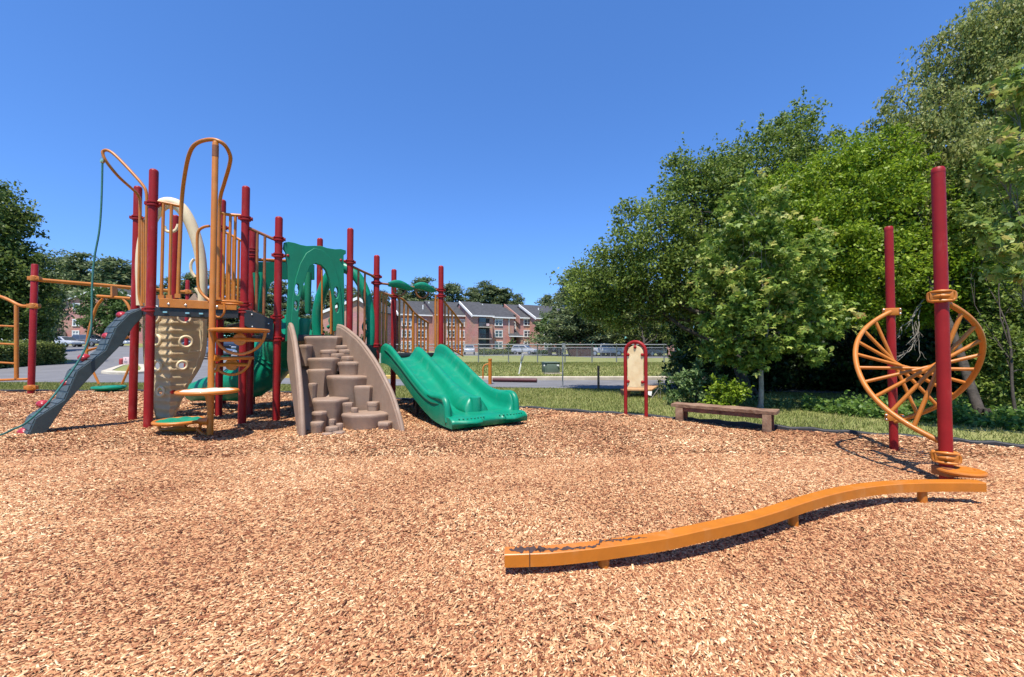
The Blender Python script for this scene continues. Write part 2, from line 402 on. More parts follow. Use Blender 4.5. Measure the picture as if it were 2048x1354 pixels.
railing(pC, pE, [(490, 451), (498, 456), (522, 467), (546, 478)], [515, 530], lambda x: 627+(x-515)*.5, m=SHADE_BROWN)
railing(pK, pM, [(503, 513), (506, 514), (510, 516)], [506], 650, m=SHADE_BROWN)
railing(pF, pG, [(702, 532), (715, 538), (730, 545), (748, 553)], [717, 730], lambda x: 684+(x-717)*.6, m=SHADE_BROWN)
railing(pB, pD, [(268, 436), (290, 438), (300, 439)], [], 600)
railing(pG, pI, [(755, 583), (763, 584), (772, 588), (784, 591)], [760, 767, 773], 704, rp=.024)
# stair rails sweeping down behind the slide, right and left of the steps
q1 = pI+Vector((.62, 1.35, 0)); q2 = pH+Vector((.45, 1.0, 0))
railing(pI, q1, [(790, 594), (804, 598), (817, 611), (828, 625), (842, 636), (857, 646)], [799, 808, 816, 835, 842, 849, 856], lambda x: 701+(x-799)*.25, m=ORANGE, rp=.023, r=.026)
fv = vplane(pI, q1); b = MB(); b.tube([fv(826, 624), fv(826, 735)], .036, 12); b.build('newel_post', ORANGE, ps)
for i in range(5):
    b = MB(); t = .15+.19*i; c = pI+(q1-pI)*t+SLW*.5; b.box((c.x, c.y, z3-.2*(i+1)), .95, .26, .05, math.atan2(SLW.y, SLW.x)); b.build('stair_tread', DECK, ps)
railing(pH, q2, [(882, 592), (889, 604), (899, 616), (912, 632), (926, 652)], [890, 897, 904, 911, 917, 924], lambda x: 690+(x-890)*.6, m=ORANGE, rp=.02)
fv = vplane(pG, pH); b = MB(); b.tube([fv(871, 590), fv(871, 700)], .026, 10); b.build('upright_bar', ORANGE, ps); b = MB(); b.tube([fv(876, 596), fv(876, 700)], .016, 8); b.build('upright_bar', ORANGE, ps)

# ---- tall looped grab arch over the climber exit, meeting the climber pole
pole = G(420, 868)
fv = vplane(pA, pC)
def out(x, y, k): return At(x, y, fv(x, y).y*(1-k)+pole.y*k)
lp = [(356, 594, 0), (357, 560, 0), (360, 480, .0), (363, 410, .05), (368, 360, .3), (378, 310, .7), (393, 287, .92), (423, 279, 1), (447, 288, .95), (460, 310, .75), (459, 330, .6), (449, 365, .3), (440, 400, .06), (438, 460, 0), (437, 530, 0), (436, 602, 0)]
b = MB(); b.tube(spline([out(*t) for t in lp], 6), .026, 12); b.box(fv(356, 592), .07, .05, .06, angAC); b.box(fv(436, 599), .07, .05, .06, angAC)
b.build('grab_arch', ORANGE, ps)
# ---- disc climber: pole, round steps on arms, rings with hubs
dc = MB(); zt = zat(pole, 283); dc.lathe((pole.x, pole.y, -.08), [(.039, 0), (.039, zt+.05), (.03, zt+.08)], 20)
dc = dc.build('climber_pole', ORANGE, ps)
b = MB(); b.lathe((pole.x, pole.y, zt-.22), [(.0405, 0), (.0405, .16)], 20); b.build('collar', SHADE_BROWN, dc)
def disc(x, y, r, Y, top, yawdeg=0, wheel=True, wr=.95):
    c = At(x, y, Y); b = MB()
    b.ring(c, (0, 0, 1), r, .024, 40, 10)
    d = Vector((c.x-pole.x, c.y-pole.y, 0)); dn = d.normalized() if d.length > .1 else Vector((0, 0, 0))
    pp = Vector((pole.x, pole.y, c.z))
    if d.length > r:
        b.tube([pp+Vector((0, 0, .01)), pp+d*.35, c-dn*r], [.06, .045, .028], 10)
        b.tube([pp+Vector((0, 0, -.2)), pp+d*.25+Vector((0, 0, -.17)), c-dn*r*.9+Vector((0, 0, -.1))], .022, 8)
    e = Vector((math.cos(math.radians(yawdeg)), math.sin(math.radians(yawdeg)), 0)); n = Vector((e.y, -e.x, 0))
    if wheel:
        b.ring(c, n, r*wr, .02, 26, 8, 180, 360, xdir=e)
        hub = c+Vector((0, 0, -r*.36)); b.lathe(hub-n*.02, [(0, 0), (.085, 0), (.09, .012), (.085, .035), (0, .042)], 18, axis=n)
        for a in (200, 340, 270) if False else (205, 335):
            t = c+(e*math.cos(math.radians(a))+Vector((0, 0, math.sin(math.radians(a)))))*r*wr; b.tube([hub, t], [.035, .022], 8)
        for sx in (-.018, .018): b.lathe(hub+e*sx+n*.02, [(.008, 0), (.008, .01)], 8, axis=n)
    o = b.build('step_disc', ORANGE, dc)
    # pad with petal-like ridges: stays inside the disc's own mesh via second part
    p = MB(); rows = []
    for i in range(7):
        rr = r*.97*i/6
        rows.append([c+Vector((rr*math.cos(2*math.pi*k/40), rr*math.sin(2*math.pi*k/40), .016+(.014*abs(math.sin(4*2*math.pi*k/40)) if 1 < i < 6 else 0)+(0 if i < 6 else -.012))) for k in range(40)])
    p.quadgrid(rows, close_u=True); p.build('disc_pad', top, dc)
disc(480, 661, .345, 5.95, ORANGE, 10)
disc(464, 716, .255, 6.2, GREEN, 12)
disc(416, 783, .33, 5.62, SUNPAD, 0, wheel=False)
disc(360, 842, .285, 5.9, GREEN, 4, wr=.98)
c = At(416, 783, 5.62); b = MB(); b.tube([Vector((pole.x, pole.y, c.z-.02))+Vector((-.07, .02, 0)), Vector((pole.x-.05, pole.y+.02, .5)), Vector((pole.x-.02, pole.y, .32))], [.05, .035, .02], 10); b.build('disc_bracket', ORANGE, dc)
# small hoop handles beside the pole
b = MB(); b.tube(spline([At(x, y, pole.y+.18) for x, y in ((419, 452), (408, 454), (398, 461), (394.5, 476), (395, 520), (396, 565), (399, 580), (408, 592), (420, 601))], 5), .019, 10); b.build('hoop_handle', ORANGE, dc)
b = MB(); b.tube(spline([At(x, y, pole.y+.3) for x, y in ((428, 605), (424, 620), (432, 633), (442, 633), (449, 622), (448, 606))], 5), .016, 8)
b.ring(At(452, 605, 6.15), (0, 0, 1), .2, .018, 30, 8); b.tube([Vector((pole.x, pole.y, At(450, 605, 6.1).z)), At(438, 605, 6.15)], .03, 8); b.build('step_disc', ORANGE, dc)

# ---- zig-zag plank climber with red grips (runs from the left edge of the top deck to the ground)
mid = (pA+pB)/2; vAB = (pB-pA).normalized(); vPL = Vector((-.86, .51, 0)).normalized(); r0 = mid-vAB*.21; dP = (G(58, 874)-r0); dP.z = 0
fR = uvz(r0, r0+dP); L_ = dP.length
topl = [(284, 617), (259, 628), (233, 655), (212, 701), (155, 742), (129.5, 800), (72, 837), (55, 876)]
botl = [(84, 878), (128, 812), (189, 744), (244, 688), (268, 652), (285, 634)]
ut = [fR(*t) for t in topl]; ub = [fR(*t) for t in botl]
dn = dP.normalized()
def P3(uv, s): return r0+dn*uv[0]+Vector((0, 0, uv[1]))+vPL*s
b = MB(); poly = [P3(t, 0) for t in ut+ub]; b.prism(poly, vPL*.42)
pk = b.build('plank_climber', SLATE, ps, 12, bevel=.006)
b = MB()
for (u0, w0), (u1, w1) in zip(ut, ut[1:]):          # ridged tread strips lying on each flat
    nrm = Vector((0, 0, 1)); dv = dn*(u1-u0)+Vector((0, 0, w1-w0)); up = dv.cross(vPL).normalized()
    if up.z < 0: up = -up
    k = max(2, int(dv.length/.085))
    for i in range(k):
        a = P3((u0, w0), .03)+dv*((i+.08)/k); c_ = P3((u0, w0), .03)+dv*((i+.86)/k)
        b = MB(); b.prism([a-up*.004, c_-up*.004, c_-up*.004+vPL*.36, a-up*.004+vPL*.36], up*.013); b.build('tread', SLATETOP, pk, 30)
fL = vplane(r0+vPL*.3, r0+vPL*.3+dP)
for x, y, s in ((243, 630, 1), (215, 672, 1), (168, 715, 1.05), (134, 765, 1), (86, 808, 1.05), (50, 864, 1.15)):
    c = fL(x, y); b = MB(); r = .062*s
    b.ball(c, r, 14, 9, 1.15, 1.05, .85); b.ball(c+Vector((.03, -.03, -.012)), r*.72, 12, 8)
    b.build('hand_grip', HOLD, pk, 60)
# ---- leaning hand rails that carry the rope
ap = At(205, 303, mid.y-.33)
def lean(pts, p0):
    o = []
    for i, (x, y, k) in enumerate(pts): o.append(At(x, y, p0.y*(1-k)+ap.y*k))
    return o
b = MB()
up_ = [(293, 612, 0), (293, 500, 0), (293.5, 420, 0), (293, 388, .05), (286, 371, .12), (262, 343, .4), (231, 311, .75), (216, 301, .95), (207, 302, 1), (206, 309, 1), (214, 325, .95), (238, 354, .7), (268, 381, .2), (277, 392, .08), (280, 410, 0), (279, 500, 0), (278, 585, 0), (284, 612, 0)]
qa = pA+vAB*.16; qb = pB-vAB*.2
pts = [At(x, y, (qa if i < 8 else qb).y*(1-k)+ap.y*k) for i, (x, y, k) in enumerate(up_)]
b.tube(spline(pts, 6), .021, 10); b.build('rope_arm', ORANGE, ps)
for x in (284, 288): b = MB(); b.tube([At(x, 440, (qa.y+qb.y)/2), At(x, 606, (qa.y+qb.y)/2)], .016, 8); b.build('side_picket', ORANGE, ps)
# ---- rope: its own thing, hanging from the arm
rp_ = [(205, 309, ap.y), (204, 366, ap.y-.02), (202, 420, ap.y-.05), (198, 465, ap.y-.08), (189, 515, ap.y-.12), (184.5, 568, ap.y-.16), (183.5, 620, ap.y-.2), (182, 658, ap.y-.24), (173, 690, ap.y-.3), (157, 722, ap.y-.4), (127, 765, ap.y-.55), (96, 805, ap.y-.72), (53, 845, ap.y-.85), (25, 859, 5.45), (0, 870, 5.5), (-60, 888, 5.3)]
rpts = [At(*t) for t in rp_]; rpts[-1].z = .02; rpts[-2].z = max(.03, rpts[-2].z)
b = MB(); b.tube(spline(rpts, 8), .0125, 10)
rope = b.build('climbing_rope', ROPE, None, origin=ap); tag(rope, 'long green climbing rope hanging from the orange arm and trailing over the plank climber', 'rope')
b = MB(); b.lathe(rpts[0]+Vector((0, 0, -.13)), [(.02, 0), (.027, .01), (.027, .07), (.015, .075), (.015, .13)], 12); b.build('rope_ferrule', BOLT, rope)

# ---- beige climbing wall on the far edge of the top deck (ridge towards the viewer, ring holes)
gB = uvz(pB, pD)
def circ(x, y, rx, ry, n=22, f=gB): return [f(x+rx*math.cos(2*math.pi*i/n), y-ry*math.sin(2*math.pi*i/n)) for i in range(n)]
ur = gB(356, 700)[0]
def bendf(u, z):
    return .26-.8*abs(u-ur)*(1.0 if u < ur else 1.15)
ZB_ = [(622, 275.5, 412), (640, 275.5, 412), (665, 276, 412), (690, 277, 411), (711, 278, 408), (735, 281.5, 400.5), (752, 285, 392), (770, 291, 382), (787, 297.5, 375.5), (811, 308, 367), (826, 314, 361.5), (838, 319, 356)]
HOLES = [(316.5, 634, .078, .088), (318, 681, .078, .088), (322, 731, .072, .082), (331, 781, .062, .072), (377, 637, .078, .09), (379, 684, .078, .09), (373, 730, .058, .068), (359, 781, .03, .04)]
def wside(y):
    for (y0, a0, b0), (y1, a1, b1) in zip(ZB_, ZB_[1:]):
        if y0 <= y <= y1: t = (y-y0)/(y1-y0); return a0+(a1-a0)*t, b0+(b1-b0)*t
    return ZB_[-1][1:]
bands = [626+15.2*k for k in range(15)]
def corr(u, y):                        # moulded fins across the ridge
    k = max(0, 1-abs(u-ur)/.34); ph = ((y-626) % 15.2)/15.2
    return .030*min(1, k*1.6)*(max(0, math.sin(math.pi*min(1, ph*1.25)))**1.5-.35)
uB = Vector((pD.x-pB.x, pD.y-pB.y, 0)).normalized(); nB = Vector((uB.y, -uB.x, 0))
bm = bmesh.new(); NY, NU = 150, 56; grid = []
for iy in range(NY+1):
    y = 622+216*iy/NY; xl, xr = wside(y); row = []
    for iu in range(NU+1):
        x = xl+(xr-xl)*iu/NU; u, z = gB(x, y)
        e = min(iu, NU-iu)/NU; rim = .018 if .03 < e < .065 else 0
        row.append(bm.verts.new(Vector((pB.x, pB.y, 0))+uB*u+Vector((0, 0, z))+nB*(.05+bendf(u, z)+corr(u, y)+rim-.03*max(0, .03-e)/.03)))
    grid.append(row)
for iy in range(NY):
    for iu in range(NU):
        q = [grid[iy][iu], grid[iy+1][iu], grid[iy+1][iu+1], grid[iy][iu+1]]; c = sum((v.co for v in q), Vector())/4
        uc = (c-Vector((pB.x, pB.y, 0))).dot(uB); inside_ = False
        for hx, hy, r0_, r1_ in HOLES:
            hu, hzz = gB(hx, hy)
            if ((uc-hu)/r0_)**2+((c.z-hzz)/r0_)**2 < 1: inside_ = True
        if not inside_: bm.faces.new(q)
bmesh.ops.solidify(bm, geom=bm.faces[:], thickness=.03); bmesh.ops.recalc_face_normals(bm, faces=bm.faces[:])
me = bpy.data.meshes.new('climbing_wall'); bm.to_mesh(me); bm.free(); me.materials.append(BEIGE)
for q in me.polygons: q.use_smooth = True
me.set_sharp_from_angle(angle=math.radians(50)); wl = link('climbing_wall', me, ps)
def onwall(x, y, off=0):
    u, z = gB(x, y); return Vector((pB.x, pB.y, 0))+uB*u+Vector((0, 0, z))+nB*(.05+.004+bendf(u, z)+off)
for hx, hy, r0_, r1_ in HOLES[:7]:
    sl_ = -1 if hx < 356 else 1
    b = MB(); ax = (nB+uB*(.7*sl_)).normalized(); b.ring(onwall(hx, hy, .012), ax, r1_, .023, 30, 10); b.build('grip_ring', BEIGE, wl)
for x0, y0, x1, y1 in ((401, 660, 403, 698), (384, 704, 402, 702), (384, 704, 386, 690)):
    b = MB(); b.tube([onwall(x0, y0), onwall(x1, y1)], .013, 8); b.build('moulded_line', BEIGE, wl)
fv = vplane(pB, pD)
arch = [(287, 612), (287, 570), (287, 530), (291, 492), (300, 458), (313, 430), (328, 413), (344, 409), (362, 416), (378, 437), (391, 466), (402, 505), (407, 545), (408, 575), (408, 606)]
def arr(i): return .075 if 3 < i < 11 else .07
pts = spline([fv(x, y)+nB*.08 for x, y in arch], 5)
b = MB(); b.tube(pts, [.066+.03*math.sin(math.pi*i/(len(pts)-1)) for i in range(len(pts))], 16); b.build('arch_handrail', BEIGE, ps)
b = MB()
for pl_ in ([(334, 455), (336, 464), (345, 467), (356, 463), (361, 452)], [(392, 520), (386, 530), (387, 545), (394, 556)], [(394, 578), (402, 590), (404, 600)]): b = MB(); b.tube(spline([fv(x, y)+nB*.1 for x, y in pl_], 4), .024, 8); b.build('arch_grip', BEIGE, ps)
b = MB(); b.prism([fv(*t) for t in ((372, 609), (384, 597), (392, 587), (399, 600), (412, 606), (412, 612), (372, 612))], nB*.1); b.build('wall_foot', TAN, ps, bevel=.01)

# ---- green arch panel above the rock climber
gE = uvz(pE, pF); u_ = [gE(*t) for t in ()]
outl = [(570, 683), (571.5, 640), (574, 600), (576, 570), (574, 540), (571, 518), (570, 506), (565, 498), (567, 486), (575, 484), (588, 486.5), (600, 490.5), (612, 492.5), (626, 492), (640, 492.5), (652, 496.5), (668, 499), (680, 498.5), (690, 501.5), (690, 508), (685.5, 511), (685.5, 530), (687, 590), (687, 660),
        (666, 662), (665.5, 622), (662, 590), (656, 560), (649, 541), (640, 531), (628, 528), (618, 533), (611, 550), (603, 577), (597, 605), (595, 630), (594, 683)]
gl = [gE(*t) for t in outl]
ce = lambda x, y, rx, ry: circ(x, y, rx, ry, 20, gE)
ap_ = cutout('arch_panel', pE, pF, [gl, ce(592, 580, 4.4, 11.5), ce(590, 612, 3.8, 9.5), ce(670, 586, 4.2, 11), ce(671.5, 616, 3.6, 9.5)], .045, GREEND, ps, off=.02)
arc_o = [(579, 682), (580, 640), (583, 595), (589, 557), (598, 528), (610, 507), (626, 497), (642, 501), (657, 515), (669, 540), (677, 570), (681, 610), (684, 660)]
arc_i = [(666.5, 662), (666, 622), (662.5, 590), (656.5, 560), (649.5, 541), (640, 531), (628, 527.5), (617.5, 533), (610.5, 550), (602.5, 577), (596.5, 605), (594.5, 630), (593.5, 682)]
cutout('raised_arch', pE, pF, [[gE(*t) for t in spl2] for spl2 in [arc_o+arc_i]]+[ce(592, 580, 4.9, 12.2), ce(590, 612, 4.2, 10.2), ce(670, 586, 4.7, 11.7), ce(671.5, 616, 4.0, 10.2)], .03, GREEND, ap_, off=.047, bevel=.008)
b = MB(); fE = vplane(pE, pF); nE = Vector(((pF-pE).y, -(pF-pE).x, 0)).normalized()
for x, y in ((566, 512), (574, 512), (688, 523), (680, 521)): b = MB(); b.ball(fE(x, y)+nE*.03, .028, 10, 7); b.build('panel_clamp', RED, ap_)
# ---- far green hood panel with its bar, hanging chute pieces and tall green tube arch
gK = uvz(pK, pM); fK = vplane(pK, pM)
cutout('hood_panel', pK, pM, [[gK(*t) for t in ((514, 524), (560, 524), (600, 526), (628, 530), (628, 560), (575, 559), (552, 559), (541, 566), (534, 585), (529, 610), (527, 624), (517, 624), (515, 570))]], .05, GREEND, ps)
b = MB(); b.tube([fK(504, 519), fK(630, 524)], .03, 10); b.build('hood_bar', ORANGE, ps)
cK = Vector((0, .12, 0))
b = MB()
for x0, x1 in ((519, 524), (531, 523)): b = MB(); b.tube([fK(x0, 548)-cK, fK(x1, 622)-cK], [.05, .035], 10); b.build('hood_brace', GREEN, ps)
def cone(xa, ya, ra, xb, yb, rb, Y, name, m):
    a, c = At(xa, ya, Y), At(xb, yb, Y); b = MB(); b.tube([a, a+(c-a)*.1, a+(c-a)*.5, a+(c-a)*.95, c], [ra*.9, ra, (ra+rb)/2, rb, rb*.8], 18); b.build(name, m, ps)
cone(616, 545, .062, 615.5, 627, .05, 7.75, 'talk_tube', GREEND); cone(606, 572, .1, 609, 600, .05, 7.8, 'funnel', GREEND)
cone(608, 637, .125, 606, 671, .1, 7.6, 'slide_hump', GREEN)
ga = [(637, 690), (633, 655), (634, 625), (641, 595), (652, 566), (664, 546), (682, 535), (700, 541), (716, 556), (731, 586), (740, 625), (742, 660), (741, 690)]
pts = spline([At(x, y, 8.35) for x, y in ga], 5); b = MB(); b.tube(pts, [.075+.03*math.sin(math.pi*i/(len(pts)-1)) for i in range(len(pts))], 16); b.build('arch_handrail', GREEN, ps)
b = MB()
for pl_ in ([(738, 640), (730, 645), (727, 655), (731, 664)], [(736, 664), (730, 672), (726, 686), (722, 692)], [(655, 655), (662, 650), (660, 640), (665, 634)]): b = MB(); b.tube(spline([At(x, y, 8.3) for x, y in pl_], 4), .035, 8); b.build('arch_grip', GREEN, ps)
for x, ya, yb, Y, r in ((662, 556, 668, 8.1, .022), (644, 540, 668, 7.9, .016), (665, 610, 676, 8.15, .03)): b = MB(); b.tube([At(x, ya, Y), At(x, yb, Y)], r, 8); b.build('upright_bar', ORANGE, ps)
# ---- green spiral tube slide winding down behind the decks
spx = [(590, 655, 8.4, .32), (568, 685, 8.6, .40), (546, 712, 8.7, .45), (522, 738, 8.6, .45), (498, 757, 8.4, .40), (470, 768, 8.4, .33), (440, 773, 8.5, .28), (410, 779, 8.6, .22), (388, 784, 8.75, .18)]
b = MB(); pts = [At(x, y, Y) for x, y, Y, r in spx]; rs = [r for *_, r in spx]
sp = spline(pts, 6); rr = [rs[min(i//6, 8)]*(1-(i % 6)/6)+rs[min(i//6+1, 8)]*((i % 6)/6) for i in range(len(sp))]
rr = [r*(1.0 if i % 6 else 1.05) for i, r in enumerate(rr)]
b.tube(sp, rr, 24); ts = b.build('tube_slide', GREEN, ps, 60)
b = MB()
for x, y in ((447, 770), (505, 770)):
    b = MB(); q = G(x, 810); b.tube([Vector((q.x, q.y, -.05)), Vector((q.x, q.y, At(x, y, q.y).z))], .05, 10); b.build('slide_leg', RED, ts)

# ---- rock climber
rm0 = (pE+pF)/2; cl0 = G(606, 873); cr0 = G(806, 865)
def rockplane(p0, p1, p2):
    n = (p1-p0).cross(p2-p0).normalized()
    def f(x, y, off=0):
        d = ray(x, y); o = Vector((0, 0, CH)); return o+d*((p0-o).dot(n)+off)/1.0/d.dot(n)
    return f, n
tp = Vector((rm0.x, rm0.y, z2)); fRk, nRk = rockplane(tp, cl0, cr0)
if nRk.z < 0: nRk = -nRk
rc = MB(); tl = fRk(592, 672); tr_ = fRk(684, 672)
rc.prism([tl-nRk*.3, tr_-nRk*.3, cr0-nRk*.34-Vector((.05, 0, .05)), cl0-nRk*.34-Vector((0, 0, .05))], -nRk*.12)
rk = rc.build('rock_climber', TAN, ps, bevel=.02)
r1 = Vector((-3.02, 7.5, 0)); gR = uvz(r1, cr0)
prof_px = [(674.7, 651), (684, 653), (694, 659), (705, 667.6), (716, 677), (728, 690), (746, 715), (757, 733), (768, 753), (784, 786), (796, 822), (803, 848), (807, 869)]
prof = [gR(*t) for t in prof_px]
poly = [(prof[0][0]-.05, prof[0][1]-.05)]+prof+[(prof[-1][0]-.25, -.06), (prof[0][0]+.35, .55), (prof[0][0]-.05, prof[0][1]-.5)]
cutout('side_panel', r1, cr0, [poly], .075, TAN, rk, bevel=.03)
uR = (cr0-r1).normalized(); nR = Vector((uR.y, -uR.x, 0))
for dzo in (.035,):
    b = MB(); pts = [r1+uR*(u-.0)+Vector((0, 0, z-.0))+nR*.0 for u, z in prof]
    b.tube(spline(pts, 4), .03, 10); b.build('edge_roll', TAN, rk)
l1 = Vector((-.522*7.0, 7.0, 0)); Lr = (cl0-l1).length/(cr0-r1).length
zk = (zat(l1, 649)/prof[0][1])
polyl = [((u-prof[0][0])*(cl0-l1).length/(prof[-1][0]-prof[0][0]), z*zk) for u, z in prof]
pl2 = polyl+[(polyl[-1][0]-.2, -.06), (polyl[-1][0]*.45, .45), (-.03, polyl[0][1]-.6), (-.03, polyl[0][1]-.05)]
cutout('side_panel', l1, cl0, [pl2], .085, TAN, rk, bevel=.035)
uL = (cl0-l1).normalized(); b = MB(); b.tube(spline([l1+uL*u+Vector((0, 0, z)) for u, z in polyl], 4), .034, 10); b.build('edge_roll', TAN, rk)
rocks = [(640, 673, 45, 712), (609, 690, 12, 712), (684, 691, 14, 704), (689, 699.5, 12.5, 712), (656, 700, 17.5, 716), (673.5, 707.5, 11.5, 722), (695, 713, 12.5, 724), (642.5, 716, 31, 750), (697, 724, 25, 748), (634.5, 739, 20.5, 790), (692, 752, 46.5, 795), (624, 767, 8.5, 792), (727, 772, 23, 820), (654, 798, 34, 838), (744.5, 804.5, 12.5, 822), (694.5, 806, 9.5, 830), (708, 816, 7.5, 828),
         (636.5, 824, 14, 846), (728, 827, 45, 868), (768, 844.5, 15, 868), (632, 844.5, 13, 872), (663.5, 839, 7, 856), (663.5, 854, 11.5, 874), (678, 847.5, 7, 862), (652, 867, 11, 880), (676, 864, 12, 880)]
for x, y, hw, yb in rocks:
    c = fRk(x, y, .0); sc = c.y/F; R = hw*sc; h = (yb-y)*sc*1.05+.16; k = .86 if hw > 18 else .9
    b = MB(); n = 26; rows = []; ph = random.random()*6; el = 1.0
    sq = .8 if hw > 20 else 1.0
    back = Vector((0, R*sq*.45, 0)); pn = random.choice((5, 6, 7))
    def lump(i): a = 2*math.pi*i/n; return (1/max(.80, math.cos(((a+ph) % (2*math.pi/pn))-math.pi/pn))*.955)*(1+.05*math.sin(2*a+ph))
    for rr_, dz in ((k*.9, -h), (k*.9+.06, -h*.5), (.965, -h*.16), (.99, -.05), (1.0, -.03), (.985, -.012), (.955, -.003), (.90, .002), (.6, .006), (.001, .008)):
        rows.append([c+back+Vector((R*rr_*math.cos(2*math.pi*i/n)*lump(i), sq*R*rr_*math.sin(2*math.pi*i/n)*lump(i), dz+(.012*math.sin(2*math.pi*i/n+ph)*R*4 if dz > -.04 else 0)*.25)) for i in range(n)])
    o_, n_, m_ = b.quadgrid(rows, close_u=True); b.f.append(tuple(o_+k_ for k_ in range(n)))
    b.build('rock_step', TAN, rk, 50)

# ---- double slide
E0 = pG+SLW*.71+SLD*.05; W_ = .60
def fl(t):                                   # floor height along the run
    k = sstep(.12, 2.62, t); a = z3-.10
    return a+(.20-a)*(.72*k+.28*min(1, max(0, (t-.42)/1.95)))
TL = 3.12
def wall(t):                                 # outer wall height above the floor
    a = .29-.07*sstep(.1, .9, t)+.06*sstep(2.0, 2.6, t)
    if t < .12: a *= .82+.18*t/.12
    if t > 2.70: a *= math.sqrt(max(0, 1-((t-2.70)/.145)**2))
    return max(a, 0)
def mid_(t):
    a = .25-.05*sstep(.1, .9, t)+.02*sstep(2.0, 2.5, t)
    if t < .35: a = .02+(a-.02)*sstep(.1, .35, t)
    if t > 2.55: a *= math.sqrt(max(0, 1-((t-2.55)/.09)**2))
    return max(a, 0)
ts_ = [0, .03, .06, .1]+[.15+.1*i for i in range(24)]+[2.5, 2.53, 2.56, 2.59, 2.62, 2.64, 2.67, 2.7, 2.74, 2.77, 2.8, 2.82, 2.835, 2.845, 2.86, 2.9, 2.95, 3.0, 3.04, 3.08, 3.11, 3.13, 3.14]
ts_ = sorted(set(ts_)); rows = []
for t in ts_:
    hw, hm, z0 = wall(t), mid_(t), fl(t); drop = 0
    if t > 2.95: drop = .075*(1-math.sqrt(max(0, 1-((t-2.95)/.19)**2)))
    sec = []
    half = [(-W_-.035, -.10), (-W_-.04, -.03), (-W_-.04, max(-.02, hw*.45)), (-W_-.035, max(-.015, hw*.62)), (-W_-.03, max(-.01, hw-.055)), (-W_-.02, max(0, hw-.018)), (-W_+.01, hw), (-W_+.045, max(0, hw-.014)), (-W_+.068, max(0, hw-.05)), (-W_+.085, hw*.45), (-W_+.11, hw*.16), (-W_+.15, hw*.03), (-W_+.22, 0), (-.32, -.004), (-.2, 0), (-.15, hm*.05), (-.105, hm*.3), (-.075, hm*.72), (-.05, hm*.94), (-.02, hm)]
    full = half+[(-a, c) for a, c in reversed(half)]
    for w, dz in full:
        lobe = 0
        if t > 2.9: lobe = ((t-2.9)/.24)*(.06*math.cos(math.pi*(abs(w)-.32)/.36)-.01)
        ww = w*(1+(.02*sstep(2.6, 3.1, t)))*(1+(.9*sstep(1.6, 2.4, t) if abs(w) < .11 else .35*sstep(1.6, 2.4, t) if abs(w) < .16 else 0))
        p = E0+SLD*(t+lobe)+SLW*ww; zz = z0+dz-drop*(1 if dz > -.05 else .15)
        if dz <= -.05: zz = z0-.10-.045*sstep(2.2, 2.9, t)
        sec.append(Vector((p.x, p.y, zz)))
    rows.append(sec)
b = MB(); o_, n_, m_ = b.quadgrid(rows)
for i in range(m_-1): b.f.append((o_+i*n_, o_+(i+1)*n_, o_+(i+1)*n_+n_-1, o_+i*n_+n_-1))
b.f.append(tuple(o_+(m_-1)*n_+k for k in range(n_))); b.f.append(tuple(o_+k for k in reversed(range(n_))))
sl = b.build('double_slide', GREEN, ps, 70)
GREEN_CH = mat('green_groove_shade', (.002, .10, .055), .5)   # dark strip along each outer side, painting in the shade of a groove
for sgn in (-1, 1):
    pts = []
    for t in [.22+.12*i for i in range(21)]:
        p = E0+SLD*t+SLW*(sgn*(W_+.041)*(1+(.02*sstep(2.6, 3.1, t)))); pts.append(Vector((p.x, p.y, fl(t)+wall(t)*.60-.01)))
    b = MB(); b.tube(pts, [.004]+[.016]*19+[.004], 6); b.build('groove_shade_strip', GREEN_CH, sl)
b = MB()
for sgn in (-1, 1):
    for i in range(8):
        w = sgn*.32+(-.19+.054*i); lob = .05*math.cos(math.pi*(abs(w)-.32)/.36)
        p = E0+SLD*(3.075+lob*.75)+SLW*w*1.06; b = MB(); b.ball(Vector((p.x, p.y, fl(3.07)-.012)), .013, 8, 6, 1, 1.0, 1.0); b.build('lip_rib', GREEN, sl)
for sgn in (-1, 1):                            # rolled ends of the side walls, rounded end of the divider
    pts = []
    for t in (2.2, 2.35, 2.5, 2.6, 2.68): pts.append(E0+SLD*t+SLW*sgn*(W_-.0)*1.01+Vector((0, 0, fl(t)+wall(t)-.035)))
    h = fl(2.7)+wall(2.69)
    for t, z in ((2.76, h-.05), (2.81, h-.10), (2.835, h-.17), (2.85, .19), (2.88, .12)): pts.append(E0+SLD*t+SLW*sgn*W_*1.01+Vector((0, 0, z)))
    b = MB(); b.tube(spline(pts, 4), [.03+.022*min(1, i/14) for i in range(len(spline(pts, 4)))], 14); b.build('end_roll', GREEN, sl)
c = E0+SLD*2.59; h = fl(2.56)+mid_(2.53)+.006; b = MB(); b.lathe((c.x, c.y, .15), [(.095, 0), (.09, h-.18), (.084, h-.16), (.06, h-.150), (0, h-.148)], 24); b.build('divider_end', GREEN, sl)
q = E0+SLD*1.25; b = MB()
b.beam(q+SLW*-.45+Vector((0, 0, fl(1.25)-.16)), q+SLW*.45+Vector((0, 0, fl(1.25)-.16)), .05, .05)
for w in (-.4, .4): b.tube([q+SLW*w+Vector((0, 0, -.05)), q+SLW*w+Vector((0, 0, fl(1.25)-.12))], .03, 10)
b.build('slide_support', DECK, sl)
b = MB(); c = pG+SLW*.1+SLD*.06; b.box((c.x, c.y, z3-.1), .09, .02, .2, math.atan2(SLW.y, SLW.x)); b.build('notice_plate', SIGNW, ps)
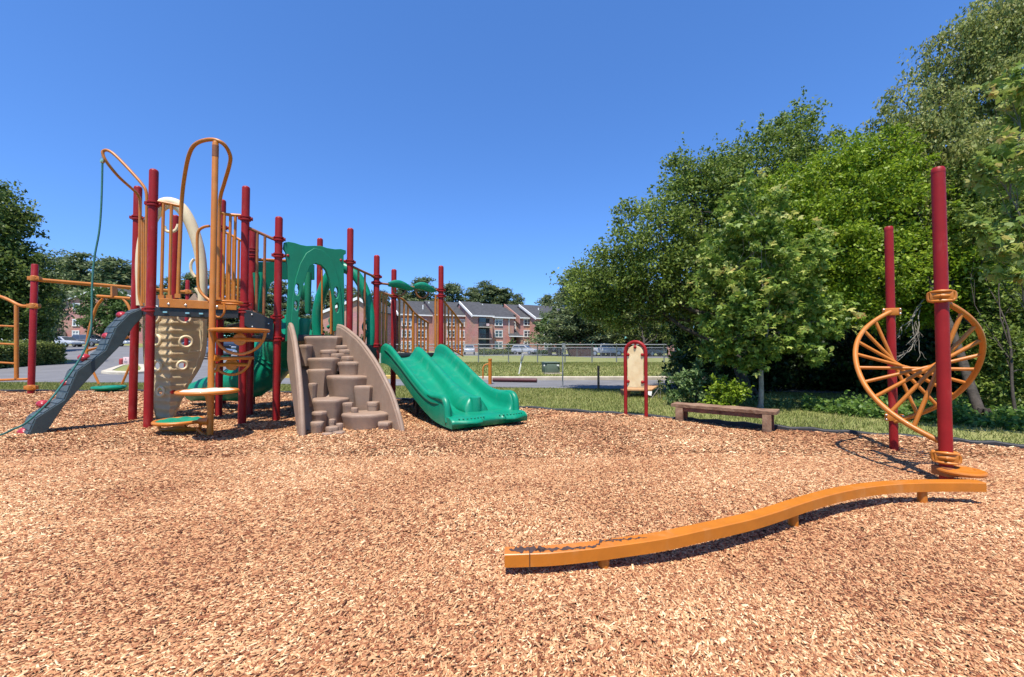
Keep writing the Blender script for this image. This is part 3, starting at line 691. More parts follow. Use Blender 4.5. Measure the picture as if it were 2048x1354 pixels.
# ---- leaf bar above the slide: bar, two green leaves, half rings
fS = vplane(pG, pH); nS = Vector((SLW.y, -SLW.x, 0)).normalized()
b = MB(); b.tube([fS(755, 566), fS(880, 581)], .022, 10)
for cx, cy in ((799, 580), (844, 585)):
    b.tube(spline([fS(cx-13, cy-8), fS(cx-11, cy+3), fS(cx-6, cy+9), fS(cx+1, cy+11), fS(cx+8, cy+8), fS(cx+12, cy+1), fS(cx+12, cy-6)], 4), .02, 8)
b.build('leaf_bar', SHADE_BROWN, ps)
for x0, y0, x1, y1 in ((777, 567, 827, 577), (828, 571.5, 871, 580.5)):
    b = MB(); rows = []; n = 18
    for i in range(n+1):
        t = i/n; x = x0+(x1-x0)*t; y = y0+(y1-y0)*t-6.0*math.sin(math.pi*min(1, t*1.15))*(1-t*.55)
        c = fS(x, y); hh = .012+.085*math.sin(math.pi*(.12+.86*t))**.8; dd = .02+.09*math.sin(math.pi*(.1+.88*t))
        rows.append([c+Vector((0, 0, hh*math.sin(a)*(1 if math.sin(a) < 0 else .75)+.012*math.cos(2*a)))+nS*dd*math.cos(a) for a in [2*math.pi*k/14 for k in range(14)]])
    o_, n_, m_ = b.quadgrid(rows, close_u=True); b.f.append(tuple(o_+k for k in range(14))); b.f.append(tuple(o_+n*14+k for k in range(14)))
    b.build('leaf', GREEN, ps)
# ============================================================ OVERHEAD FRAME on the left, with hung disc seat
q62 = G(62, 788); qN = G(371, 771.5)
fr = thing('overhead_frame', q62, 'red post frame with long orange overhead beam and arched ladder at the left edge', 'climbing frame')
def fpost(base, yt, r=.057):
    zt = zat(base, yt); b = MB(); b.lathe((base.x, base.y, -.08), [(r, 0), (r, zt+.05), (r*.8, zt+.075), (0, zt+.085)], 20); return b.build('post', RED, fr)
o62 = fpost(q62, 528, .07); oN = fpost(qN, 560)
b = MB(); za = zat(q62, 559); b.tube([Vector((q62.x, q62.y, za)), Vector((qN.x, qN.y, zat(qN, 585)))], .052, 14); b.build('overhead_beam', ORANGE, fr)
for bs, ys, o in ((q62, (557, 612, 775), o62), (qN, (584,), oN)):
    for y in ys:
        b = MB(); c = Vector((bs.x, bs.y, zat(bs, y))); b.lathe(c-Vector((0, 0, .07)), [(.075, 0), (.085, .01), (.085, .13), (.075, .14)], 18); b.box(c, .26, .1, .1, .2)
        for sx in (-.1, .1):
            for dz in (-.03, .03): b.ball(c+Vector((sx, -.06, dz)), .014, 8, 6)
        b.build('bracket', ORANGE, o, bevel=.01)
lad = [(57, 612), (45, 612), (33, 608), (20, 601), (0, 593), (-30, 588)]
b = MB(); b.tube(spline([At(x, y, q62.y) for x, y in lad], 4), .04, 10); b.tube([At(33, 610, q62.y), At(33, 757, q62.y)], .045, 10); b.tube([At(57, 758, q62.y), At(-60, 762, q62.y)], .03, 8)
ld = b.build('arched_ladder', ORANGE, fr)
for y0, y1 in ((653, 652), (689, 687), (727, 724)):
    b = MB(); b.tube([At(33, y0, q62.y), At(-60, y1-3, q62.y)], .024, 8); b.build('rung', ORANGE, ld)
# disc seat on a hanger
tt = .5
hb = At(236, 600, 11.6)
sd = thing('hanging_disc_seat', At(221, 773, 11.6), 'green disc seat hanging low on an angular orange hanger under the overhead beam', 'swing')
b = MB(); Y = 11.6
b.tube([At(203, 574, Y), At(203, 590, Y)], .05, 10) if False else None
b.beam(At(228, 573, Y), At(228, 594, Y), .16, .05); b.tube([At(195, 592, Y), At(262, 597, Y)], .04, 10)
b.tube(spline([At(206, 597, Y), At(194, 612, Y), At(184, 640, Y), At(176, 672, Y), At(173, 700, Y), At(175, 720, Y)], 4), .035, 10)
b.tube([At(175, 718, Y), At(186, 742, Y), At(198, 768, Y)], .028, 8)
b.tube(spline([At(246, 597, Y), At(257, 612, Y), At(264, 640, Y), At(266, 690, Y), At(262, 728, Y)], 4), .035, 10)
b.tube([At(262, 726, Y), At(244, 768, Y)], .028, 8); b.tube([At(175, 702, Y), At(258, 674, Y+.1)], .028, 8); b.tube([At(175, 700, Y), At(215, 690, Y-.2), At(256, 672, Y)], .022, 8)
b.build('hanger', ORANGE, sd)
c = At(218, 776, Y); b = MB(); b.lathe(c-Vector((0, 0, .07)), [(.05, -.03), (.18, .0), (.33, .045), (.365, .085), (.35, .12), (.28, .125), (.22, .10), (.15, .125), (.05, .13)], 30); b.build('seat', GREEN, sd)
# ============================================================ SPIRAL CLIMBER on the right
n0, f0 = G(1893, 962), G(1788, 899)
sc_ = thing('spiral_climber', (n0+f0)/2, 'orange twisted ladder spiral between two tall dark red posts beside the balance beam', 'climbing frame')
def tpost(base, yt, r):
    zt = zat(base, yt); b = MB()
    b.lathe((base.x, base.y, -.08), [(r, 0), (r, zt+.03), (r*1.03, zt+.03), (r*1.03, zt+.045), (r*.95, zt+.068), (r*.8, zt+.078), (0, zt+.082)], 28); return b.build('post', RED, sc_, 35)
on = tpost(n0, 335, .048); of = tpost(f0, 453, .042)
cen = (n0+f0)/2; hv = (f0-n0)/2; ang0 = math.atan2(hv.y, hv.x); R0 = hv.length-.03
zT = 1.60; zB = .27
def rail_pt(t, s):                       # t 0..1 from top to bottom, s = +1 starts at the far post
    th = ang0+(0 if s > 0 else math.pi)+math.pi*t
    R = R0*(1-.27*math.sin(math.pi*t)**.8)
    return Vector((cen.x+R*math.cos(th), cen.y+R*math.sin(th), zT+(zB-zT)*(t*.96+.02*math.sin(2*math.pi*t)*-1.2)))
for s in (1, -1):
    b = MB(); b.tube([rail_pt(i/48, s) for i in range(49)], .024, 12); b.build('spiral_rail', ORANGE, sc_)
for i in range(9):
    t = .1+.8*i/8; b = MB(); b.tube([rail_pt(t, 1), rail_pt(1-t, -1)], .0175, 10); b.build('rung', ORANGE, sc_)
def bigclamp(base, z, r, ang, m=ORANGE, rot=0):
    b = MB(); c = Vector((base.x, base.y, z)); d = Vector((math.cos(ang), math.sin(ang), 0)); e = Vector((-d.y, d.x, 0))
    # rounded oblong loop front and back of the post
    for sgn in (-1, 1):
        pts = []
        for k in range(28):
            a = 2*math.pi*k/28; ca, sa = math.cos(a), math.sin(a)
            px = math.copysign(abs(ca)**.45, ca)*(r*1.72); pz = math.copysign(abs(sa)**.5, sa)*.041
            pts.append(c+d*px+Vector((0, 0, pz))+e*sgn*(r*1.02+.01-.035*(abs(px)/(r*1.7))**2))
        rows = []
        for k in range(28):
            p = pts[k]; o2 = (p-c-e*(p-c).dot(e)).normalized()
            rows.append([p+o2*.017*math.cos(2*math.pi*j/8)+e*.02*math.sin(2*math.pi*j/8) for j in range(8)])
        b.quadgrid(rows, close_u=True, close_v=True)
        b.tube([c+d*(k_/4*r*1.5)+e*sgn*(r*1.02+.004-.03*(k_/4)**2) for k_ in range(-4, 5)], [.012, .017, .02, .022, .024, .022, .02, .017, .012], 8)
        b.box(c+e*sgn*(r*.98), r*3.1, .012, .07, ang)
        b.ball(c+e*sgn*(r+.03), .012, 8, 6)
    b.lathe(c-Vector((0, 0, .036)), [(r, 0), (r*1.13, .004), (r*1.13, .068), (r, .072)], 24)
    for sx in (-1, 1): b.box(c+d*sx*r*1.35, .05, r*1.3, .07, ang)
    b.build('clamp', m, on if base is n0 else of, 50, bevel=.004)
bigclamp(n0, zat(n0, 593), .048, -.78); bigclamp(n0, zat(n0, 914), .048, -.72)
for y in (624, 834):
    c = Vector((f0.x, f0.y, zat(f0, y))); b = MB(); b.box(c+Vector((-.02, -.035, 0)), .17, .03, .085, -.5); b.lathe(c-Vector((0, 0, .04)), [(.042, 0), (.05, .003), (.05, .077), (.042, .08)], 20)
    o = b.build('clamp', ORANGE, of, bevel=.008)
    for sx in (-.075, .075):
        for dz in (-.025, .025): b = MB(); b.ball(c+Vector((-.03+sx*.85, -.052-sx*.45, dz)), .012, 8, 6); b.build('bolt', BOLT, o)
c = At(1921, 938, 3.72); b = MB()
b.lathe(c-Vector((0, 0, .035)), [(.03, -.01), (.12, -.008), (.155, .004), (.165, .02), (.16, .032), (.148, .036), (.140, .032), (.09, .042), (.083, .036), (.03, .05), (.0, .05)], 30)
for k in range(5):
    a = 2*math.pi*k/5; p = c+Vector((.075*math.cos(a), .075*math.sin(a), .0)); b.ball(p, .02, 8, 6, 1.4, 1.4, .5)
b.build('step_pod', ORANGE, sc_)
b = MB(); b.box(Vector((n0.x, n0.y, .09)), .14, .14, .08, .1); b.beam(Vector((n0.x, n0.y, .08)), c+Vector((-.04, 0, -.05)), .09, .04); b.build('pod_bracket', SHADE_BROWN, sc_, bevel=.01)

# ============================================================ BALANCE BEAM
ftop = [(1009, 1109), (1060, 1107.5), (1110, 1105), (1180, 1098), (1250, 1089), (1330, 1077), (1400, 1062), (1455, 1050), (1510, 1037), (1560, 1022), (1600, 1008.5), (1640, 996), (1685, 984), (1730, 975.5), (1780, 969.5), (1830, 966.5), (1880, 965.5), (1930, 965.5), (1973, 966)]
zt_ = [.118+.058*i/(len(ftop)-1) for i in range(len(ftop))]
front = spline([G(x, y, z) for (x, y), z in zip(ftop, zt_)], 4)
bb = thing('balance_beam', front[len(front)//2]*1, 'long low orange S-curved balance beam across the wood chips in the foreground', 'balance beam'); bb.location.z = 0
rows = []
for i, p in enumerate(front):
    t = (front[min(i+1, len(front)-1)]-front[max(i-1, 0)]); n = Vector((-t.y, t.x, 0)).normalized(); w = .088; th = .066
    rows.append([p+Vector((0, 0, -th)), p+n*.0+Vector((0, 0, -.004)), p+n*.004, p+n*(w-.004), p+n*w+Vector((0, 0, -.004)), p+n*w+Vector((0, 0, -th))])
b = MB(); o_, n_, m_ = b.quadgrid(rows, close_u=True); b.f.append(tuple(o_+k for k in range(n_))); b.f.append(tuple(o_+(m_-1)*n_+k for k in reversed(range(n_))))
bm_ = b.build('beam', ORANGE, bb, 30)
for x, y, k in ((1209, 1141, 0), (1597, 1063, 0), (1851, 1013, 0)):
    q = G(x, y+2, 0); i = min(range(len(front)), key=lambda i: abs(front[i].x/front[i].y-q.x/q.y)); p = front[i]
    t = front[min(i+1, len(front)-1)]-front[i-1]; n = Vector((-t.y, t.x, 0)).normalized(); c = p+n*.044
    b = MB(); b.lathe((c.x, c.y, -.06), [(.03, 0), (.03, p.z-.064+.06)], 18); b.build('leg', ORANGE, bb)
# joint seam and worn patch on the low end
def beam_uv(i, w, dz):
    i = max(0, min(len(front)-1.001, i)); a = int(i); fr_ = i-a; p = front[a]*(1-fr_)+front[a+1]*fr_
    t = front[min(a+1, len(front)-1)]-front[max(a-1, 0)]; n = Vector((-t.y, t.x, 0)).normalized(); return p+n*w+Vector((0, 0, dz))
b = MB(); i0 = 3.9; b.prism([beam_uv(i0, -.0012, .0012), beam_uv(i0+.14, -.0012, .0012), beam_uv(i0+.14, .088, .0012), beam_uv(i0, .088, .0012)], Vector((0, 0, -.069))); b.build('seam', SEAM, bm_)
def wear(u0, u1, cw, hw, seed, k=46):
    path = []; ph = seed*1.7
    for i in range(k+1):
        t = i/k; u = u0+(u1-u0)*t; e = min(1, t*7+.08, (1-t)*5+.06)
        w = cw(t)+.006*math.sin(t*31+ph)+.004*math.sin(t*67+ph*2); h = 1.5*hw(t)*e*(.75+.3*math.sin(t*23+ph)+.18*math.sin(t*53+ph*3)); h = max(.002, h)
        path.append([beam_uv(u, min(max(w-h, .004), .08), .0012), beam_uv(u, min(max(w+h*(.8+.3*math.sin(t*41+ph)), .008), .084), .0012)])
    b = MB(); b.quadgrid(path); b.build('worn_patch', SCUFF, bm_, merge=False)
wear(1.0, 7.2, lambda t: .050, lambda t: .026, 1); wear(4.6, 11.5, lambda t: .040-.012*t, lambda t: .013, 2)
wear(10.4, 15.6, lambda t: .022+.048*sstep(.45, .7, t), lambda t: .009, 3); wear(14.6, 18.6, lambda t: .064-.02*t, lambda t: .010*(1-.5*t), 4)

# ============================================================ FREE-STANDING ARCHED PLAY PANEL
a0, a1 = G(1251.5, 832), G(1292.5, 836)
pp_ = thing('arched_board_stand', (a0+a1)/2, 'arched dark red tube frame holding a blank pale wooden board at the mulch edge', 'board stand')
fa = vplane(a0, a1); R_ = (a1-a0).length/2; u = (a1-a0).normalized(); zc = zat(a0, 684)-R_; mdl = (a0+a1)/2
pts = [Vector((a0.x, a0.y, -.05)), Vector((a0.x, a0.y, zc*.5))]+[mdl-u*R_*math.cos(math.pi*i/16)+Vector((0, 0, zc+R_*math.sin(math.pi*i/16))) for i in range(17)]+[Vector((a1.x, a1.y, zc*.5)), Vector((a1.x, a1.y, -.05))]
b = MB(); b.tube(pts, .03, 14); b.build('tube_frame', RED, pp_)
gA = uvz(a0, a1); hw = R_*.78; zb = zat(a0, 774); L_ = (a1-a0).length
ol = [(L_/2-hw, zb), (L_/2+hw, zb)]+[(L_/2+hw*math.cos(math.pi*i/14), zc-.02+hw*1.0*math.sin(math.pi*i/14)) for i in range(15)]
brd = cutout('board', a0, a1, [ol], .022, BOARD, pp_)
nA = Vector((u.y, -u.x, 0))
for s_, z in ((-1, zc-.04), (1, zc-.04), (-1, zb+.1), (1, zb+.1), (0, zc+R_-.09)):
    b = MB(); c = mdl+u*s_*(R_-.055)+Vector((0, 0, z)); b.ball(c+nA*.012, .028, 10, 8, 1, 1, 1); b.tube([c, mdl+u*s_*R_+Vector((0, 0, z if s_ else z+.07))], .018, 8); b.build('mount', RED, pp_)

# ============================================================ TIMBER BENCH
L0, L1 = G(1364, 843), G(1537, 861); zt1 = zat(L0, 806)
tb = thing('timber_bench', (L0+L1)/2, 'long weathered low timber bench at the edge between wood chips and grass', 'bench')
u = (L1-L0).normalized(); v = Vector((-u.y, u.x, 0)); rz = math.atan2(u.y, u.x); Lb = (L1-L0).length
b = MB(); 
m0 = (L0+L1)/2; top = zt1
seg = 12; rows = []
for i in range(seg+1):
    t = i/seg; p = L0-u*.12+u*(Lb+.24)*t; wob = .006*math.sin(t*17)+.004*math.sin(t*41)
    rows.append([p-v*(.15+wob)+Vector((0, 0, top-.05)), p-v*(.155+wob)+Vector((0, 0, top-.006+wob*.6)), p+Vector((0, 0, top+wob)), p+v*.16+Vector((0, 0, top-.004-wob)), p+v*.16+Vector((0, 0, top-.05))])
o_, n_, m_ = b.quadgrid(rows, close_u=True); b.f.append(tuple(range(o_, o_+n_))); b.f.append(tuple(o_+(m_-1)*n_+k for k in range(n_)))
b.build('seat', OLDWOOD, tb, 30)
b = MB()
for s_ in (-.10, .10): b.beam(L0+v*s_+Vector((0, 0, top-.085)), L1+v*s_+Vector((0, 0, top-.085)), .04, .065)
b.beam(m0-v*.12+Vector((0, 0, top-.09)), m0+v*.12+Vector((0, 0, top-.09)), .05, .05); b.build('apron', REDWOOD, tb, bevel=.004)
for q in (L0, L1):
    for s_ in (-.11, .11):
        b = MB(); c = q+v*s_; h = top-.055
        b.prism([c+u*-.055-v*.045+Vector((0, 0, -.05)), c+u*.06-v*.045+Vector((0, 0, -.05)), c+u*.05+v*.045+Vector((0, 0, -.05)), c-u*.055+v*.045+Vector((0, 0, -.05))], Vector((0, 0, h+.05))); b.build('leg', OLDWOOD if s_ < 0 else REDWOOD, tb, bevel=.008)

# ============================================================ SMALL BENCH WITH WHITE TAG behind the panel
wb = GT(1302, 796); Y = wb.y
tg = thing('plank_bench', wb, 'small worn plank bench with a white tag on its end, behind the arched panel', 'bench')
b = MB(); b.prism([At(1246, 778, Y), At(1304, 778, Y), At(1319, 769.5, Y+.9), At(1262, 769.5, Y+.9)], (0, 0, -.05)); b.build('seat', mat('orange_wood', (.55, .30, .14), .7, noise=.3), tg, bevel=.01)
for x in (1256, 1299):
    b = MB(); q = At(x, 779, Y+.1); g = hz(q.x, q.y); b.prism([Vector((q.x-.07, q.y, q.z-.03)), Vector((q.x+.07, q.y, q.z-.03)), Vector((q.x+.04, q.y, g-.02)), Vector((q.x-.04, q.y, g-.02))], (0, .5, 0)); b.build('leg', REDWOOD, tg, bevel=.01)
b = MB(); b.prism([At(1296, 780, Y+.02), At(1304.5, 780.5, Y+.02), At(1303, 792, Y-.03), At(1296.5, 790, Y-.03)], (0, .03, 0)); b.build('tag_plate', SIGNW, tg, bevel=.004)

# ============================================================ BORDER, small border block
def edge_pts():
    return [(-700, 781), (-300, 781), (0, 782.5), (140, 783), (270, 783.5), (420, 784), (560, 786), (700, 793), (830, 803), (960, 811), (1060, 818.5), (1200, 828), (1340, 839), (1450, 848), (1560, 858), (1700, 869), (1890, 883.5), (2048, 897), (2300, 918), (2700, 950)]
EDGE = [G(x, y) for x, y in edge_pts()]
b = MB(); e = spline(EDGE, 6); rows = []
for i, p in enumerate(e):
    t = e[min(i+1, len(e)-1)]-e[max(i-1, 0)]; n = Vector((-t.y, t.x, 0)).normalized(); h = .045+.012*math.sin(i*1.9)
    rows.append([p+Vector((0, 0, -.05)), p+Vector((0, 0, h-.01)), p+n*.01+Vector((0, 0, h)), p+n*.085+Vector((0, 0, h)), p+n*.095+Vector((0, 0, h-.01)), p+n*.095+Vector((0, 0, -.05))])
b.quadgrid(rows); o = b.build('playground_border', BLACKP, None, origin=e[len(e)//2]); tag(o, 'black edging strip between the wood chips and the lawn', 'border edging')
q = G(845, 815.5); b = MB(); b.box(Vector((q.x, q.y+.08, .07)), .40, .12, .17, -.25)
for k in range(6): b.box(Vector((q.x, q.y+.08, .07))+Vector((math.cos(-.25), math.sin(-.25), 0))*(-.17+.068*k)+Vector((-.02, -.06, 0)), .018, .03, .15, -.25)
o = b.build('border_block', BLACKP, None, bevel=.006, origin=q); tag(o, 'black ribbed border block lying under the green double slide', 'border block')

# ============================================================ ROADSIDE THINGS
def put(x, y): return GT(x, y)
q = put(980, 769); k = q.y/F
op = thing('handle_post', q, 'short orange post with a bent hand loop beside the road', 'exercise post'); z0 = q.z
b = MB(); zt = zat(q, 717.5); b.lathe((q.x, q.y, z0-.05), [(3.6*k, 0), (3.6*k, zt-z0), (4.1*k, zt-z0), (4.1*k, zt-z0+.05), (0, zt-z0+.06)], 18); b.build('post', ORANGE, op)
b = MB(); b.tube(spline([At(x, y, q.y) for x, y in ((978, 728), (971, 729.5), (966.5, 735), (966, 745), (966, 757))], 4), 1.5*k, 8); b.build('hand_loop', ORANGE, op)
a, c = put(986, 764.5), put(1074, 766); b = MB(); b.tube([a+Vector((0, 0, .09)), c+Vector((0, 0, .09))], .07, 12)
o = b.build('low_rail', mat('dark_red_rail', (.09, .02, .022), .5, noise=.2), None, origin=a); tag(o, 'low dark red rail lying along the kerb beside the road', 'rail')
q = put(1037, 748); mk = thing('utility_marker', q, 'leaning pale utility marker with a grey meter head on the grass bank', 'utility marker'); kk = q.y/F
b = MB(); b.beam(q+Vector((0, 0, -.1)), At(1044, 716, q.y), 5*kk, 2.4*kk); b.build('stake', WHITE, mk, bevel=.005)
b = MB(); b.beam(At(1042.5, 722, q.y-.05), At(1046, 710, q.y-.05), 8*kk, 5*kk); b.build('meter_head', GALV, mk, bevel=.04)
b = MB(); b.ball(At(1046, 709.5, q.y-.05), 2.8*kk, 10, 8); b.build('cap', GALV, mk)
b = MB(); b.tube([At(1046, 709, q.y-.05), At(1046.5, 694, q.y), At(1044.5, 688, q.y), At(1040, 679, q.y+.1)] if False else [At(1046, 709, q.y-.05), At(1045.5, 700, q.y-.05)], .01, 6); b.build('wire_stub', GALV, mk)
q = put(1106, 748); tx = thing('transformer_box', q, 'green metal transformer cabinet on the grass bank', 'utility box'); k = q.y/F; z0 = q.z
b = MB(); b.box(Vector((q.x, q.y+.45, z0+.02)), 36*k, 1.1, .06, .1); b.build('pad', CONC, tx)
c = Vector((q.x-3*k, q.y+.45, z0+.05+10*k))
b = MB(); b.box(c, 30*k, .8, 20*k, .12); b.build('cabinet', TBOX, tx, bevel=.02)
b = MB(); b.box(c+Vector((.05, -.42, -.02)), 23*k, .03, 17*k, .12); b.build('door', TBOX, tx, bevel=.008)
b = MB(); b.box(c+Vector((0, 0, 10.6*k)), 32*k, .9, 1.6*k, .12); b.build('lid', TBOX, tx, bevel=.02)
b = MB(); b.box(c+Vector((13.2*k, -.42, 5*k)), 4.6*k, .012, 3*k, .12); b.build('label_plate', SIGNW, tx)
b = MB(); b.lathe(c+Vector((-14.5*k, -.49, 5*k)), [(1.6*k, 0), (1.6*k, .01)], 14, axis=(.1, -1, 0)); b.build('label_disc', SIGNW, tx)
def signpost(x, y, ytop, label, plate=None, th=.035, m=OLDWOOD, pm=SIGNW):
    q = put(x, y); o = thing('sign_post' if plate else 'marker_post', q, label, 'sign' if plate else 'post'); b = MB()
    zt = zat(q, ytop); b.box(Vector((q.x, q.y, (zt+q.z)/2-.05)), th*2, th*1.4, zt-q.z+.1); b.build('post', m, o)
    if plate:
        x0, y0, x1, y1 = plate; b = MB(); a, c = At(x0, y0, q.y-.05), At(x1, y1, q.y-.05); b.box((a+c)/2, abs(c.x-a.x), .015, abs(a.z-c.z)); b.build('sign_plate', pm, o, bevel=.003)
    return o
signpost(1125.5, 775, 700, 'slim grey post carrying a small narrow grey sign beside the road', (1124, 686, 1131, 705), m=GALV, pm=GALV, th=.018)
signpost(1197, 778, 732, 'bare thin wooden post standing at the near edge of the road', th=.03)
sg = put(252, 733)
so = thing('parking_sign', sg, 'small pinkish white and red sign on a short post in the kerbed island', 'sign')
b = MB(); b.tube([sg+Vector((0, 0, -.05)), At(252, 716, sg.y)], .06, 10); b.build('post', SIGNR, so)
b = MB(); a, c = At(246.5, 714, sg.y-.1), At(258, 728, sg.y-.1); b.box((a+c)/2, c.x-a.x, .03, a.z-c.z); pl_ = b.build('sign_plate', SIGNP, so, bevel=.02)
b = MB(); mm = (a+c)/2+Vector((0, -.02, 0)); k = sg.y/F
b.box(mm+Vector((-.2*k, 0, 3*k)), 1.2*k, .004, 3.2*k)
for dz, w in ((-1.2, 6.5), (-3, 7), (-4.6, 5)): b.box(mm+Vector((0, 0, dz*k)), w*k, .004, .7*k)
b.build('lettering', GALV, pl_)
b = MB(); b.lathe(At(243, 722, sg.y+.5)-Vector((0, 0, .2)), [(.1, 0), (.11, .1), (.11, .3), (.07, .34), (0, .35)], 14); o = b.build('hydrant_cap', SIGNR, so)
# ============================================================ APARTMENT BUILDINGS
A_ = math.radians(27); e_ = Vector((math.cos(A_), math.sin(A_), 0)); b_ = Vector((-math.sin(A_), math.cos(A_), 0))
def window(parent, O, e, n, u, z, w, h, sash=True, blind=.4):
    """white frame standing proud of the wall, dark glass, optional blind"""
    c = O+e*u+Vector((0, 0, z)); rz = math.atan2(e.y, e.x); b = MB(); t = .16
    for dx in (-w/2, w/2, 0): b.box(c+e*dx+n*.05, t if dx else t*.8, .14, h+t, rz)
    for dz in (-h/2, h/2): b.box(c+n*.06+Vector((0, 0, dz)), w+t*1.4, .16, t, rz)
    if sash: b.box(c+n*.045, w, .1, t*.5, rz)
    fr = b.build('window', WHITE, parent)
    b = MB(); b.box(c+n*.012, w, .03, h, rz); b.build('pane', GLASS, fr)
    if blind:
        b = MB(); b.box(c+n*.03+Vector((0, 0, h/2*(1-blind))), w-.1, .012, h*blind, rz); b.build('blind', CURT, fr)
def block(parent, O, w, d, zb, ze, e=e_, bk=b_, pitch=.46, over=.35, rake=True, rm=WHITE, rh=.28):
    """one gabled block: front-left corner O, width w along e, depth d along bk"""
    n = -bk; zr = ze+d/2*pitch
    def P(u, v, z): return Vector((O.x, O.y, 0))+e*u+bk*v+Vector((0, 0, z))
    b = MB(); b.prism([P(0, 0, zb), P(0, 0, ze), P(0, d/2, zr-.05), P(0, d, ze), P(0, d, zb)], e*w); b.build('wall', BRICK, parent, 20)
    b = MB(); t = .22
    for v0, v1, za, zc in ((-over, d/2, ze-over*pitch, zr), (d+over, d/2, ze-over*pitch, zr)):
        b.prism([P(-.15, v0, za+.02), P(-.15, v1, zc+.02), P(-.15, v1, zc+t), P(-.15, v0, za+t)], e*(w+.3))
    r = b.build('roof', ROOF, parent, 20)
    b = MB(); b.prism([P(-.25, -over-.12, ze-over*pitch-.12), P(-.25, -over-.002, ze-over*pitch-.12), P(-.25, -over-.002, ze-over*pitch+.16), P(-.25, -over-.12, ze-over*pitch+.16)], e*(w+.5)); b.build('gutter', WHITE, r)
    if rake:
        for du in (-.34,):
            b = MB(); b.prism([P(du, -over, ze-over*pitch-rh), P(du, d/2, zr-rh), P(du, d/2, zr+t+.02), P(du, -over, ze-over*pitch+t+.02)], e*.18); b.build('rake_board', rm, r)
    return P
def downpipe(parent, P, u, z0, z1):
    b = MB(); b.tube([P(u, -.12, z0), P(u, -.12, z1), P(u+.0, -.4, z1+.35)], .09, 8); b.build('downpipe', WHITE, parent)
bd = thing('apartment_building', At(930, 700, 97), 'long three-storey red brick apartment building with dark stepped roofs and white trim behind the fence', 'building')
ZB = .9; fh = 2.62
def eave(y, Y): return CH+(700-y)/F*Y
def sect(xl, Yl, w, ye, d=15, rake=True, wins=(), pipe=None, **kw):
    O = At(xl, 700, Yl); ze = eave(ye, Yl); P = block(bd, O, w, d, ZB-1.5, ze, rake=rake, **kw); Ob = Vector((O.x, O.y, 0))
    for u, ww, bl in wins:
        for k, zc in enumerate((690.0, 667.0, 644.0)):
            zz = CH+(700-zc)/F*Yl+.0; window(bd, Ob, e_, -b_, u, zz, ww, 1.45, blind=bl if k != 1 else .25)
    if pipe is not None: downpipe(bd, P, pipe, ZB, ze-.6)
    return O, P, ze
sect(797, 88, 8.8, 627.5, wins=((1.6, 1.9, .5), (4.8, 1.9, .4)), pipe=.25)
O, P, ze = sect(869, 89.5, 9.8, 628.5, rake=False, wins=((3.6, 1.7, .6), (6.6, 1.8, .4)))
O, P, ze = sect(945, 88.5, 4.6, 630, wins=())
# balconies on the second block: flat dark panel as painted shade, slabs, rails
Ob = Vector((O.x, O.y, 0)); rz = math.atan2(e_.y, e_.x)
b = MB(); b.box(Ob+e_*2.55-b_*.03+Vector((0, 0, (ze+ZB)/2-.3)), 2.5, .08, ze-ZB-.7, rz); rec = b.build('balcony_shade', DARKIN, bd)
for zc in (697, 677.5, 654):
    z = CH+(700-zc)/F*88.5; b = MB(); b.box(Ob+e_*2.55-b_*.55+Vector((0, 0, z)), 2.6, 1.1, .18, rz); s = b.build('balcony', CONC, bd)
    b = MB(); b.box(Ob+e_*2.55-b_*1.06+Vector((0, 0, z+1.0)), 2.6, .07, .07, rz)
    for i in range(14): b.box(Ob+e_*(1.3+.19*i)-b_*1.06+Vector((0, 0, z+.55)), .03, .03, .9, rz)
    b.build('balcony_rail', DARKIN, s)
    b = MB(); b.box(Ob+e_*2.2-b_*.1+Vector((0, 0, z+1.1)), 1.5, .05, 1.9, rz); b.build('balcony_door', GLASS, s)
b = MB(); b.box(Ob+e_*3.0-b_*1.0+Vector((0, 0, CH+46/F*88.5+.5)), .6, .3, .5, rz); b.build('balcony_box', SIGNP, bd)
O, P, ze = sect(977, 92.0, 6.2, 633, rake=False, wins=((2.4, 1.75, .3),), pipe=4.9)
# stair hall: recessed white window over a lean-to porch
O2 = At(1017, 700, 95.5); Ob = Vector((O2.x, O2.y, 0))
b = MB(); b.box(Ob+e_*1.4+b_*.6+Vector((0, 0, 4.6)), 3.2, .5, 9.2, rz); b.build('stair_wall', BRICK, bd)
b = MB(); b.prism([Ob+e_*-.4-b_*.2+Vector((0, 0, 8.9)), Ob+e_*3.4-b_*.2+Vector((0, 0, 8.9)), Ob+e_*3.4+b_*5+Vector((0, 0, 11.0)), Ob+e_*-.4+b_*5+Vector((0, 0, 11.0))], Vector((0, 0, .2))); b.build('roof', ROOF, bd)
b = MB(); b.box(Ob+e_*1.0+b_*.28+Vector((0, 0, CH+50/F*95.5)), 2.5, .12, 1.9, rz); b.build('stair_panel', WHITE, bd)
window(bd, Ob+b_*.2, e_, -b_, 1.0, CH+50/F*95.5, 1.5, 1.35, blind=0)
zp = CH+27/F*95.5; zq = CH+40/F*95.5
b = MB(); b.prism([Ob+e_*-.7-b_*1.9+Vector((0, 0, zp)), Ob+e_*2.7-b_*1.9+Vector((0, 0, zp)), Ob+e_*2.4+b_*.3+Vector((0, 0, zq)), Ob+e_*-.4+b_*.3+Vector((0, 0, zq))], Vector((0, 0, .18))); pr = b.build('porch_roof', ROOF, bd)
b = MB(); b.box(Ob+e_*1.0-b_*1.95+Vector((0, 0, zp)), 3.5, .12, .22, rz); b.build('porch_trim', WHITE, pr)
for u in (-.5, 2.5): b = MB(); b.box(Ob+e_*u-b_*.8+Vector((0, 0, zp/2+.3)), .4, 2.0, zp-.6, rz); b.build('porch_pier', BRICK, pr)
